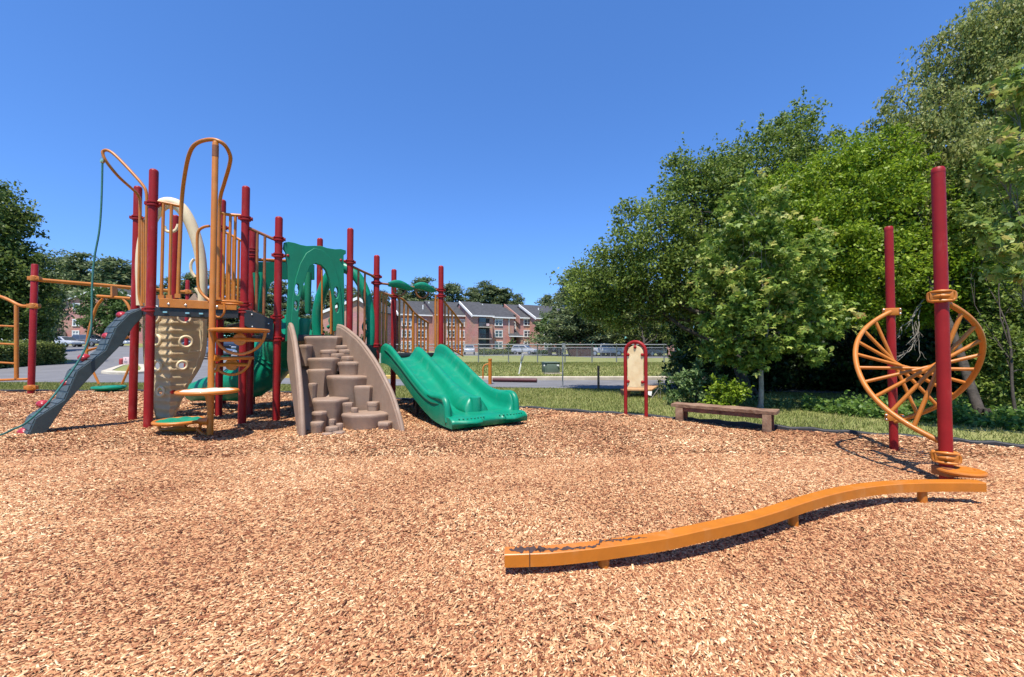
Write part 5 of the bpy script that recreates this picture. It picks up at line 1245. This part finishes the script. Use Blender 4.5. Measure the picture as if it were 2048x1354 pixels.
def limb(b, a, c, r0, r1, k=6, wob=.12):
    a, c = Vector(a), Vector(c); d = c-a; pts = []; x, y, _ = frame_from(d); L = d.length; p1, p2 = random.random()*6, random.random()*6
    for i in range(k+1):
        t = i/k; e = math.sin(math.pi*t)*wob*L*.5
        pts.append(a+d*t+x*e*math.sin(p1+t*3)+y*e*math.sin(p2+t*3)-Vector((0, 0, 1))*.06*L*math.sin(math.pi*t)*0)
    b.tube(pts, [r0+(r1-r0)*i/k for i in range(k+1)], 8); return pts
def tree(name, label, base, blobs, n, L, W, lm, tr=.1, th=None, clump=.45, bark=BARK, cat='tree', group=None, droop=.3, extra=None, shell=.6, ncl=None, lean=(0, 0), lobes=False, shoots=0, skip=0):
    base = Vector(base); o = thing(name, base, label, cat, group)
    cz = sum(b[0][2] for b in blobs)/len(blobs); cx = sum(b[0][0] for b in blobs)/len(blobs); cy = sum(b[0][1] for b in blobs)/len(blobs)
    top = Vector((base.x+(cx-base.x)*.35+lean[0], base.y+(cy-base.y)*.35+lean[1], th if th else base.z+(cz-base.z)*.6))
    b = MB(); pts = limb(b, base-Vector((0, 0, .1)), top, tr*1.15, tr*.72, 8, .05)
    for k in range(5):
        a = k*1.3+base.x; b.tube([base+Vector((math.cos(a)*tr*.6, math.sin(a)*tr*.6, tr*2.2)), base+Vector((math.cos(a)*tr*1.9, math.sin(a)*tr*1.9, -.06))], [tr*.5, tr*.25], 6)
    for c, r in blobs[:len(blobs)-skip]:
        c = Vector(c); st = pts[random.randrange(4, 9)]
        q = limb(b, st, c, tr*.5, tr*.14, 6, .16)
        for _ in range(5):
            v = Vector((random.gauss(0, 1), random.gauss(0, 1), random.gauss(.2, .8))).normalized(); limb(b, q[random.randrange(3, 7)], c+Vector((v.x*r[0], v.y*r[1], v.z*r[2]))*.9, tr*.16, tr*.035, 4, .2)
    b.build('trunk', bark, o, 60, merge=False)
    P = crown_pts(blobs, n, clump, shell, ncl)
    if shoots:
        ex = []
        for c, r in blobs:
            for _ in range(shoots):
                v = np.array([random.gauss(0, 1), random.gauss(0, 1)*.6, abs(random.gauss(.8, .5))]); v /= np.linalg.norm(v)
                p0 = np.array(c)+v*np.array(r)*.9; ln = random.uniform(.25, .75)*clump*2.0; v2 = v*.6+np.array([0, 0, .7]); v2 /= np.linalg.norm(v2); t = RNG.uniform(0, 1, 34)
                ex.append(p0+v2*(t*ln)[:, None]+RNG.normal(size=(34, 3))*(.03+.06*(1-t))[:, None]*clump*2)
        P = np.concatenate([P]+ex)
    if extra is not None: P = np.concatenate([P, extra])
    v, f = leaves(P, L, W, droop, lobes=lobes); npmesh('crown', v, f, lm, o)
    return o
g = lambda x, y: GT(x, y)
# young maple in front of the wood
tree('maple_tree', 'young maple with pale yellow leaf tips and thin grey trunk behind the timber bench', g(1521, 819), [pxblob(*t) for t in ((1505, 430, 8.3, 55, 70), (1480, 510, 8.3, 80, 80), (1555, 540, 8.2, 85, 85), (1455, 610, 8.3, 65, 70), (1530, 640, 8.2, 90, 65), (1615, 640, 8.1, 65, 45), (1440, 690, 8.4, 42, 38), (1490, 705, 8.2, 55, 28), (1585, 702, 8.1, 55, 24))], 13500, .085, .085, LF_MAP, .043, th=1.7, lobes=True, ncl=300, clump=.25, bark=MAPLEB, shoots=5)
def new_growth(o, blobs, k, L, spread):
    P = []
    for _ in range(k):
        c, r = random.choice(blobs); v = np.array([random.gauss(0, 1), random.gauss(-.5, .8), random.gauss(.5, .7)]); v /= np.linalg.norm(v)
        P.append(np.array(c)+v*np.array(r)*1.12+RNG.normal(size=(11, 3))*spread)
    v, f = leaves(np.concatenate(P), L, L, .35, lobes=True); npmesh('new_leaves', v, f, LF_TIP, o)
new_growth(bpy.data.objects['maple_tree'], [pxblob(*t) for t in ((1505, 430, 8.2, 60, 75), (1480, 510, 8.1, 85, 80), (1560, 540, 8.0, 105, 90), (1450, 610, 8.1, 75, 75), (1620, 640, 8.0, 75, 55))], 38, .085, .045)
# shade tree leaning out to the left
tree('shade_tree', 'broad green tree reaching out low over the lawn at the left end of the wood', g(1500, 800), [pxblob(*t) for t in ((1300, 470, 11, 85, 75), (1225, 555, 11.5, 75, 60), (1165, 575, 12, 40, 45), (1330, 560, 11, 100, 70), (1265, 630, 11.5, 75, 32), (1390, 430, 11.5, 75, 85), (1400, 560, 11, 80, 70), (1190, 610, 12, 45, 30), (1370, 350, 11.8, 40, 40), (1440, 640, 10.6, 60, 70))], 46000, .085, .052, LF_OAK, .12, th=2.6, clump=.5, shoots=5)
tree('tall_tree', 'tall green tree with upright top shoots rising behind the young maple', At(1560, 752, 13.5)*1, [pxblob(*t) for t in ((1420, 385, 12, 60, 65), (1480, 355, 12, 60, 60), (1530, 330, 12, 65, 65), (1575, 295, 12.5, 45, 50), (1604, 250, 12.5, 13, 42), (1650, 320, 12.5, 55, 45), (1500, 450, 11.5, 100, 70), (1600, 400, 12, 80, 70), (1480, 560, 11.5, 90, 90))], 46000, .085, .05, LF_OAK, .13, th=4, clump=.5, shoots=8)
tree('bright_tree', 'dense bright green tree in the middle of the wood left of the red spiral posts', At(1690, 756, 12.6)*1, [pxblob(*t) for t in ((1600, 430, 9.6, 85, 85), (1680, 375, 9.6, 95, 80), (1750, 420, 9.6, 85, 95), (1700, 520, 9.2, 110, 90), (1625, 560, 9.4, 85, 75), (1780, 540, 9.4, 80, 80), (1690, 610, 9.3, 95, 45), (1755, 320, 9.8, 70, 60), (1640, 470, 9.2, 80, 80), (1800, 620, 9.6, 60, 45), (1850, 545, 9.3, 60, 70), (1905, 470, 9.3, 60, 80), (1885, 610, 9.1, 60, 40), (1945, 540, 8.9, 45, 60))], 92000, .075, .042, LF_BRT, .055, th=2.0, clump=.32, shoots=4, ncl=1150, skip=4)
# weeping tree, upper right: hanging strands
def strands(blobs, m, ln):
    ex = []
    for _ in range(m):
        c, r = random.choice(blobs); v = np.array([random.gauss(0, 1), random.gauss(0, 1), random.gauss(0, .8)]); v /= np.linalg.norm(v)
        p0 = np.array(c)+v*np.array(r)*random.uniform(.5, 1.0); L_ = ln*random.uniform(.5, 1.3); k = 46; t = RNG.uniform(0, 1, k); dx = random.gauss(0, .3); dy = random.gauss(0, .3)
        ex.append(p0+np.stack([dx*np.sqrt(t)*L_*.6, dy*np.sqrt(t)*L_*.6, -L_*t**1.3], 1)+RNG.normal(size=(k, 3))*.035)
    return np.concatenate(ex)
wb_ = [pxblob(*t) for t in ((1800, 270, 10, 50, 50), (1855, 215, 10, 65, 65), (1915, 110, 10, 60, 60), (1985, 60, 10, 70, 70), (2060, 20, 10, 80, 80), (1960, 190, 10, 85, 80), (2060, 150, 10, 90, 100), (1880, 310, 10, 75, 60), (1970, 320, 9.8, 90, 80), (2070, 330, 9.8, 90, 100), (1900, 420, 9.8, 80, 60), (2000, 450, 9.8, 80, 60), (1790, 330, 10.4, 50, 50), (1835, 400, 9.7, 65, 55), (1900, 505, 9.5, 60, 45), (1850, 480, 9.8, 60, 55), (1960, 520, 9.4, 60, 40), (1945, 400, 9.1, 45, 60), (1940, 300, 9.3, 55, 60))]
wt = tree('weeping_tree', 'tallest olive green weeping tree with hanging strands in the upper right corner', g(1968, 836), wb_, 60000, .085, .038, LF_WEEP, .07, th=4.2, clump=.42, bark=BARK, droop=.9, extra=strands(wb_, 900, .8), lean=(.25, 2.0), shoots=0, skip=6)
b = MB()
for a, m1, c in (((1905, 130), (1870, 60), (1842, 96)), ((1860, 170), (1800, 160), (1750, 212)), ((1820, 215), (1790, 180), (1768, 222))): b.tube(spline([At(a[0], a[1], 10), At(m1[0], m1[1]+12, 10), At(c[0], c[1], 10)], 6), [.014-.0009*i for i in range(13)], 6)
b.build('hanging_twig', BARKL, wt)
ex = []
for a, c in (((1905, 75), (1842, 92)), ((1800, 175), (1750, 215)), ((1790, 190), (1770, 226)), ((1880, 90), (1850, 110))):
    p0, p1 = np.array(At(*a, 10)), np.array(At(*c, 10)); t = RNG.uniform(0, 1, 90)[:, None]; ex.append(p0+(p1-p0)*t+np.array([0, 0, .12])*np.sin(np.pi*t)+RNG.normal(size=(90, 3))*.04)
v, f = leaves(np.concatenate(ex), .09, .035, .9); npmesh('hanging_leaves', v, f, LF_WEEP, wt)
tree('maple_tree', 'near maple at the right edge with large pale green and orange tinged leaves', Vector((7.1, 5.6, 0)), [pxblob(*t) for t in ((2060, 330, 5.5, 62, 55), (2035, 430, 5.5, 45, 35), (2025, 205, 5.6, 24, 50), (2045, 540, 5.5, 45, 40), (2110, 300, 5.5, 70, 150), (1992, 350, 5.5, 26, 16), (2000, 480, 5.5, 35, 22), (2100, 480, 5.5, 60, 80))], 2100, .095, .095, LF_NEAR, .03, lobes=True, th=2.2, clump=.26, bark=BARKL, shoots=3)
tree('small_tree', 'lighter leafy small tree to the right of the red spiral post at the wood edge', g(2035, 835), [pxblob(*t) for t in ((1955, 470, 8.6, 50, 60), (1990, 400, 8.8, 45, 55), (1945, 380, 8.9, 35, 45), (2030, 600, 8.4, 65, 75), (1955, 570, 9, 55, 50), (2050, 720, 8.4, 45, 60), (1990, 660, 8.6, 45, 45), (1900, 560, 9.6, 60, 50), (2075, 650, 8.2, 50, 80), (2000, 715, 8.1, 50, 60), (1965, 690, 8.4, 35, 50), (2030, 770, 8.0, 50, 40), (1985, 780, 8.0, 40, 30))], 30000, .08, .042, LF_OAK, .022, th=1.6, clump=.34, shoots=4)
new_growth(bpy.data.objects['maple_tree.001'], [pxblob(*t) for t in ((2050, 330, 5.4, 62, 60), (2025, 205, 5.5, 24, 50), (2045, 500, 5.4, 45, 60))], 13, .095, .035)
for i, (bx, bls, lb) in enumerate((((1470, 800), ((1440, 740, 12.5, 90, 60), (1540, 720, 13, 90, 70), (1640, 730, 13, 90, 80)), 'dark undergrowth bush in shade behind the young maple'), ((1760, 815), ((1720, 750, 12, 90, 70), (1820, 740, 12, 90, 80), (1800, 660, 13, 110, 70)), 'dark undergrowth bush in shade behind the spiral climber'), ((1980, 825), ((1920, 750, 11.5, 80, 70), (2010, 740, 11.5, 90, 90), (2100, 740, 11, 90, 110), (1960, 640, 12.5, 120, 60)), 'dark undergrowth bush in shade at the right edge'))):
    q = At(*bx, 12.2); q.z = 0; tree('undergrowth_bush', lb, q, [pxblob(*t) for t in bls], 15000, .14, .085, LF_SHADE, .03, th=.4, clump=.6, cat='bush', group='dark bushes under the wood', shoots=2)
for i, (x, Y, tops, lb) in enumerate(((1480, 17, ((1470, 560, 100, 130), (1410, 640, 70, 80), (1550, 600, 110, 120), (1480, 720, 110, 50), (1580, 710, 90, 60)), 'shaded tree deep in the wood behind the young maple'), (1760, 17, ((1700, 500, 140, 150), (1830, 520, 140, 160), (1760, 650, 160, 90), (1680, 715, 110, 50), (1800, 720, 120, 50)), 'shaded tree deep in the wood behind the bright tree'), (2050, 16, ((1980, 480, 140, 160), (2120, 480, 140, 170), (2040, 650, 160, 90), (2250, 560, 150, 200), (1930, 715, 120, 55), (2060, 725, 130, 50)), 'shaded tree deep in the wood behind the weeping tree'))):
    q = At(x, 760, Y); q.z = 0; tree('woodland_tree', lb, q, [pxblob(a, c, Y, rx, ry) for a, c, rx, ry in tops], 26000, .22, .14, LF_SHADE, .1, th=3, clump=.9, group='trees deep in the wood', shoots=2)
# bare dead branches hanging in the shade, slim stems
b = MB()
def twig(x0, y0, x1, y1, r, Y=8.9, dep=0):
    a, c = At(x0, y0, Y), At(x1, y1, Y-.15); q = limb(b, a, c, r, r*.35, 5, .18)
    if dep < 2:
        for k in range(3):
            t = random.uniform(.3, .9); bx, by = x0+(x1-x0)*t, y0+(y1-y0)*t; L_ = math.hypot(x1-x0, y1-y0)*.45; an = math.atan2(y1-y0, x1-x0)+random.choice((-1, 1))*random.uniform(.3, .7)
            twig(bx, by, bx+L_*math.cos(an), by+L_*math.sin(an), r*.5, Y, dep+1)
twig(1848, 598, 1822, 700, .016); twig(1843, 610, 1800, 655, .012); twig(1840, 620, 1812, 690, .010)
q = At(1850, 590, 8.9); dbp = b.build('dead_branch', DEADW, bpy.data.objects['bright_tree'], 60, merge=False)
b = MB(); old = dbp; 
twig(1420, 545, 1340, 600, .02, 10.9); twig(1400, 560, 1330, 625, .016, 10.9); twig(1410, 575, 1350, 590, .014, 10.9); b.build('dead_branch', DEADW, bpy.data.objects['shade_tree'], 60, merge=False)
for x, y, x1, y1, r, lb in ((2022, 832, 2040, 560, .03, 'slim trunk at the far right edge of the wood'),)[:0]:
    q = G(x, y); o = thing('sapling', q, lb, 'tree'); b = MB(); c = At(x1, y1, q.y+.6); pts = limb(b, q-Vector((0, 0, .05)), c, r, r*.6, 8, .06); b.build('trunk', BARK, o, 60, merge=False)
    P = np.array(c)+RNG.normal(size=(700, 3))*np.array([.35, .35, .3]); v, f = leaves(P, .1, .055); npmesh('crown', v, f, LF_OAK, o)
# low shrubs and ivy at the wood edge
def bush(x, y, bls, n, L, W, m, lb, clump=.18, group=None):
    q = g(x, y); return tree('shrub', lb, q, [pxblob(a, c, Y or q.y, rx, ry) for a, c, Y, rx, ry in bls], n, L, W, m, .018, th=q.z+.25, clump=clump, cat='shrub', group=group, shoots=4)
bush(1390, 812, ((1372, 770, 0, 30, 28), (1405, 765, 0, 38, 40), (1435, 780, 0, 25, 25), (1360, 795, 0, 20, 14)), 2600, .085, .045, LF_SHRUB, 'pale grey green shrub at the left foot of the wood')
bush(1470, 822, ((1448, 785, 0, 20, 32), (1470, 798, 0, 22, 18), (1435, 805, 0, 20, 12)), 1900, .07, .04, LF_BRT, 'small bright green shrub left of the young maple trunk')
bush(1352, 770, ((1350, 745, 0, 14, 30), (1365, 725, 0, 20, 35)), 1000, .1, .05, LF_OAK, 'narrow leafy shrub at the road end against the wood')
n = 11000; a = RNG.uniform(.68, 1.45, n); px = 1024+F*a
yl = np.interp(px, [1600, 1700, 1850, 2048, 2300], [820, 833, 846, 862, 884]); yh = np.interp(px, [1600, 1700, 1850, 2048, 2300], [800, 806, 808, 814, 820]); yy = yh+(yl-yh)*RNG.beta(1.6, 1.0, n)
Yg = CH*F/(yy-700); P = np.stack([a*Yg, Yg, RNG.uniform(0, 1, n)**1.6*(.06+.34*(.5+.5*np.sin(px*.06)*np.sin(px*.023+1))*RNG.random(n))+.01], 1)
v, f = leaves(P, .07, .055, .0); iv = npmesh('ground_ivy', v, f, LF_IVY); tag(iv, 'low ivy and weeds covering the ground at the foot of the wood', 'ground cover', kind='stuff')
n = 1600; t = RNG.uniform(0, 1, n); px = 1330+t*300; yy = 800+t*14+RNG.uniform(-8, 8, n); Yg = CH*F/(yy-700); P = np.stack([(px-1024)/F*Yg, Yg, RNG.uniform(0, .14, n)], 1)
v, f = leaves(P, .06, .03, -.4); iv = npmesh('edge_weeds', v, f, LF_SHRUB); tag(iv, 'rough weeds along the lawn edge under the young maple', 'weeds', kind='stuff')
# dry seed-head weed beside the small bench
q = g(1322, 797); o = thing('dry_weed', q, 'thin dry weed stalks standing beside the small plank bench', 'weed'); b = MB()
for k in range(5): limb(b, q+Vector((random.gauss(0, .08), 0, -.02)), At(1322+random.gauss(0, 5), 766+k*3, q.y), .006, .003, 4, .1)
b.build('stalk', DEADW, o, 60, merge=False); P = np.array(At(1322, 771, q.y))+RNG.normal(size=(120, 3))*np.array([.05, .05, .09]); v, f = leaves(P, .04, .02, -.6); npmesh('seed_head', v, f, LF_HEDGE, o)

# left side: big tree, small tree, hedge
tree('shade_tree', 'big dark green leafy tree at the left edge behind the overhead frame', GT(-40, 712), [pxblob(*t) for t in ((-60, 430, 26, 90, 70), (-10, 480, 26, 50, 70), (-20, 560, 26, 110, 80), (36, 545, 26.5, 36, 48), (15, 630, 26, 62, 50), (-100, 600, 26, 80, 90), (66, 600, 27, 28, 40), (0, 405, 26.5, 18, 20))], 36000, .22, .13, LF_LEFT, .3, th=5, clump=1.1, shoots=4)
tree('round_tree', 'dark rounded tree behind the big left tree and the hedge', GT(110, 703), [pxblob(*t) for t in ((72, 600, 46, 24, 50), (40, 640, 44, 45, 30), (78, 655, 44, 18, 24))], 14000, .4, .2, LF_PINE, .3, clump=1.5, shoots=3)
tree('round_tree', 'tall dark rounded tree behind the left brick building', GT(125, 690), [pxblob(*t) for t in ((115, 545, 98, 36, 34), (145, 570, 98, 40, 36), (100, 600, 98, 40, 50), (160, 620, 99, 50, 40))], 12000, .55, .3, LF_PINE, .3, clump=2.2, shoots=3)
tree('small_tree', 'small round green tree with a forked trunk beside the left brick building', GT(172, 689), [pxblob(*t) for t in ((182, 626, 62, 18, 20), (210, 605, 62, 32, 30), (238, 625, 62, 28, 30), (210, 648, 61, 34, 18), (245, 655, 62, 22, 18))], 9000, .36, .22, LF_FAR, .16, clump=1.3, shoots=3)
def hedge(pa, pb, ytop, dep, label, m, n, L, nm='hedge'):
    a, c = GT(*pa), GT(*pb); u = (c-a); ln = Vector((u.x, u.y, 0)).length; u2 = Vector((u.x, u.y, 0)).normalized(); v2 = Vector((-u2.y, u2.x, 0)); h = zat(a, ytop)-a.z
    o = thing(nm, (a+c)/2, label, 'hedge'); k = 8; b = MB(); rows = []
    ncut = 30
    for i in range(ncut+1):
        t = i/ncut; p = a+u*t; sc = min(1, 6*t+.35, 6*(1-t)+.35); hh = h*(.8+.2*sc)*(1+.05*math.sin(t*19)); p.z = hz(p.x, p.y)
        rows.append([p+v2*(dep/2+dep/2*.86*sc*x)+Vector((0, 0, hh*.9*z)) for x, z in ((-.9, -.02), (-1, .3), (-.98, .7), (-.8, .93), (-.4, 1), (.4, 1), (.8, .93), (1, .7), (1, -.02))])
    o_, n_, m_ = b.quadgrid(rows); b.f.append(tuple(o_+j for j in range(n_))); b.f.append(tuple(o_+(m_-1)*n_+j for j in reversed(range(n_)))); b.build('inner_growth', LF_SHADE if False else MATS['leaf_shade_dark'], o)
    t = RNG.uniform(0, 1, n); x = RNG.uniform(-1, 1, n); s = RNG.random(n); P = []
    for ti, xi, si in zip(t, x, s):
        p = a+u*ti; z0 = hz(p.x, p.y); sc = min(1, 6*ti+.35, 6*(1-ti)+.35); hh = h*(.8+.2*sc)*(1+.05*math.sin(ti*19))
        if si < .5: q = p+v2*(dep/2+dep/2*.9*sc*xi)+Vector((0, 0, hh*(.96-.12*abs(xi)**4)))
        else: q = p+v2*(dep/2-dep/2*.93*sc)+Vector((0, 0, hh*random.uniform(.05, .95)))
        P.append((q.x, q.y, q.z+z0-p.z))
    P = np.array(P)+RNG.normal(size=(n, 3))*.06; v, f = leaves(P, L, L*.5, -.3); npmesh('foliage', v, f, m, o); return o
hedge((-230, 755), (158, 727), 690, 3.0, 'long clipped hedge along the left side of the asphalt', LF_HEDGE, 12000, .14)
hedge((968, 710), (1032, 709), 701, 1.6, 'low yellow green clipped hedge in front of the brick building', LF_HEDGE, 1500, .3)
hedge((1064, 709), (1100, 709), 702, 1.6, 'low dark hedge right of the entrance porch', LF_FAR, 900, .3)
bush(577, 744, ((577, 715, 0, 17, 25), (568, 728, 0, 16, 16), (588, 725, 0, 14, 18)), 2200, .16, .09, LF_FAR, 'rounded green bush behind the rock climber across the road', clump=.4)
bush(1020, 706, ((1020, 690, 84, 6, 9), (1015, 696, 84, 6, 6)), 500, .3, .2, LF_FAR, 'small ornamental tree by the entrance porch', clump=.6)
bush(640, 712, ((590, 690, 60, 30, 26), (640, 690, 60, 40, 26), (690, 694, 62, 40, 20)), 2500, .4, .24, LF_FAR, 'row of bushes beyond the road behind the green arch panel', clump=1.2)
# pines: three grown shapes, copied
def pine_proto(h, R, seed, n=10000, dens=1.0):
    random.seed(seed); o = bpy.data.objects.new('pine_tree', None); COL.objects.link(o); b = MB(); limb(b, (0, 0, -.3), (0, 0, h*.97), h*.018, h*.003, 8, .02); P = []
    lv = int(h*1.15)
    for i in range(lv):
        z = h*(.10+.9*(i/lv)**.9); rr = R*(1-((z/h-.1)/.95)**1.35)*random.uniform(.7, 1.15)+.25
        for k in range(random.randint(4, 6)):
            a = random.uniform(0, 6.28); r_ = rr*random.uniform(.6, 1.1); tip = Vector((math.cos(a)*r_, math.sin(a)*r_, z+r_*random.uniform(-.05, .22))); limb(b, (0, 0, z), tip, h*.005, h*.0015, 3, .08)
            m_ = int(n/(lv*5)*(.4+rr/R)); t = RNG.uniform(.25, 1.05, m_)[:, None]; P.append(np.array([0, 0, z])+(np.array(tip)-np.array([0, 0, z]))*t+RNG.normal(size=(m_, 3))*np.array([.42, .42, .24])*(.35+.5*R/4)*(1.15-.5*t))
    b.build('trunk', BARK, o, 60, merge=False); v, f = leaves(np.concatenate(P), .5, .2, -.1); npmesh('crown', v, f, LF_PINE, o); return o
protos = [pine_proto(16, 5.6, 1), pine_proto(19, 6.2, 2), pine_proto(14, 6.0, 3)]; H_ = (16, 19, 14); used = [False]*3
def pine(px, ytop, Y, k, wide, label, group='pines on the skyline'):
    p = At(px, 700, Y); z0 = hz(p.x, p.y); ht = zat(p, ytop-9)-z0; wide *= 1.25; s = ht/H_[k]
    o = protos[k] if not used[k] else copy_tree(protos[k]); used[k] = True
    o.location = (p.x, p.y, z0); o.scale = (s*wide, s*wide, s); o.rotation_euler = (0, 0, random.uniform(0, 6.28)); tag(o, label, 'pine tree', group)
PN = [(158, 512, 92, 0, 1.1, 'pine with its top between the big left tree and the rope'), (118, 522, 100, 1, 1.15, 'pine top just right of the big left tree'), (222, 522, 90, 2, 1.2, 'broad pine behind the rope and left of the red post'), (200, 548, 100, 0, 1.1, 'low pine top behind the rope'), (255, 540, 96, 2, 1.1, 'pine half hidden by the far left red tower post'),
      (300, 575, 104, 0, 1.1, 'pine seen through the left railing under the beige arch'), (340, 560, 108, 1, 1.2, 'pine seen under the beige arch'), (385, 555, 104, 2, 1.2, 'pine right of the small red post under the beige arch'), (430, 548, 104, 0, 1.2, 'pine seen behind the orange climber pole'), (475, 565, 110, 1, 1.1, 'pine behind the right railing of the top deck'), (520, 585, 105, 2, 1.2, 'pine seen between the two tall red posts'), (560, 570, 112, 0, 1.2, 'pine behind the tall red post beside the green arch panel'),
      (610, 590, 108, 1, 1.2, 'pine seen through the opening of the green arch panel'), (655, 588, 112, 2, 1.1, 'pine behind the right leg of the green arch panel'), (715, 590, 118, 0, 1.2, 'pine seen inside the green tube arch'), (760, 588, 118, 2, 1.1, 'pine behind the yellow pickets above the slide'), (806, 575, 120, 1, 1.2, 'pine behind the green leaf ornaments'), (848, 562, 120, 0, 1.3, 'tall pine between the two green leaf ornaments and the right red post'), (905, 574, 122, 2, 1.15, 'pine above the roof just right of the slide post'),
      (945, 582, 122, 0, 1.1, 'pine left of the tallest pines above the roof'), (968, 570, 120, 1, 1.3, 'tallest pine above the middle of the roof'), (990, 580, 122, 2, 1.2, 'bushy pine at right of the tallest one above the roof'), (1010, 584, 120, 0, 1.2, 'pine above the roof between white rakes'), (1034, 596, 118, 1, 1.1, 'short pine above the second white rake'), (1094, 597, 122, 2, 1.0, 'lone pine at the right end of the roof ridge'), (1122, 592, 118, 0, 1.0, 'pine beside the left tip of the wood'), (700, 580, 125, 1, 1.2, 'pine behind the right post of the arch panel')]
for t in PN: pine(*t)
for t in ((1150, 545, 62, 1, 1.3, 'dark evergreen behind the fence above the rusty skip'), (1205, 540, 64, 0, 1.4, 'dark evergreen behind the pickup truck'), (1262, 560, 62, 2, 1.3, 'dark evergreen directly above the arched panel'), (1320, 570, 60, 1, 1.4, 'dark evergreen near the right end of the fence'), (1390, 560, 58, 0, 1.4, 'dark evergreen hidden behind the shade tree')): pine(*t, group='dark evergreens beyond the fence')
tree('round_tree', 'rounded mid green tree covering the right end of the brick building', GT(1115, 708), [pxblob(*t) for t in ((1105, 645, 68, 26, 24), (1135, 650, 68, 30, 28), (1090, 670, 68, 22, 18), (1125, 672, 67, 36, 18), (1150, 640, 68, 22, 22))], 6500, .42, .26, LF_FAR, .2, clump=1.3, shoots=3)
tree('round_tree', 'dull olive tree behind the fence left of the arched panel', GT(1290, 714), [pxblob(*t) for t in ((1270, 640, 56, 50, 32), (1330, 640, 56, 50, 36), (1230, 665, 57, 40, 20), (1310, 668, 56, 60, 18))], 7000, .36, .2, LF_HEDGE, .2, clump=1.2, shoots=3)

# ============================================================ CAMERA, SUN, SKY
cam = bpy.data.cameras.new('camera'); cam.sensor_width = 36; cam.lens = F/2048*36; cam.clip_end = 2000; cam.clip_start = .05
co = bpy.data.objects.new('camera', cam); COL.objects.link(co); co.location = (0, 0, CH); co.rotation_euler = (math.radians(90)+PITCH, 0, 0); S.camera = co
EL = math.radians(68); sh = Vector((.25, .97, 0)).normalized()
sd_ = Vector((-sh.x*math.cos(EL), -sh.y*math.cos(EL), math.sin(EL)))
sun = bpy.data.lights.new('sun', 'SUN'); sun.energy = 4.2; sun.angle = math.radians(.53); sun.color = (1, .94, .84)
so = bpy.data.objects.new('sun', sun); COL.objects.link(so); so.rotation_euler = sd_.to_track_quat('Z', 'Y').to_euler(); so.location = (0, -20, 40)
w = bpy.data.worlds.new('World'); S.world = w; w.use_nodes = True; nt = w.node_tree; bg = nt.nodes['Background']
sky = nt.nodes.new('ShaderNodeTexSky'); sky.sky_type = 'NISHITA'; sky.sun_disc = False; sky.sun_elevation = EL; sky.sun_rotation = math.atan2(sd_.x, sd_.y)
sky.air_density = 1.0; sky.dust_density = .0; sky.ozone_density = 4.0; sky.altitude = 0

def mth(op, a, x, y=None):
    n_ = nt.nodes.new('ShaderNodeMath'); n_.operation = op; nt.links.new(a, n_.inputs[0]); n_.inputs[1].default_value = x
    if y is not None: n_.inputs[2].default_value = y
    return n_.outputs[0]
sp_ = nt.nodes.new('ShaderNodeSeparateColor'); sp_.mode = 'HSV'; cb_ = nt.nodes.new('ShaderNodeCombineColor'); cb_.mode = 'HSV'
nt.links.new(sky.outputs[0], sp_.inputs[0])            # clear dry air: deeper blue, flatter brightness towards the horizon
nt.links.new(mth('MULTIPLY_ADD', sp_.outputs[0], .4, .3775), cb_.inputs[0]); nt.links.new(mth('MULTIPLY_ADD', sp_.outputs[1], .44, .555), cb_.inputs[1])
nt.links.new(mth('MULTIPLY', mth('POWER', sp_.outputs[2], .85), 1.15), cb_.inputs[2]); nt.links.new(cb_.outputs[0], bg.inputs[0]); bg.inputs[1].default_value = .13
S.view_settings.view_transform = 'Standard'; S.view_settings.look = 'None'; S.view_settings.exposure = .85; S.view_settings.gamma = 1; S.view_settings.use_curve_mapping = False
S.cycles.use_denoising = True if hasattr(S, 'cycles') else False
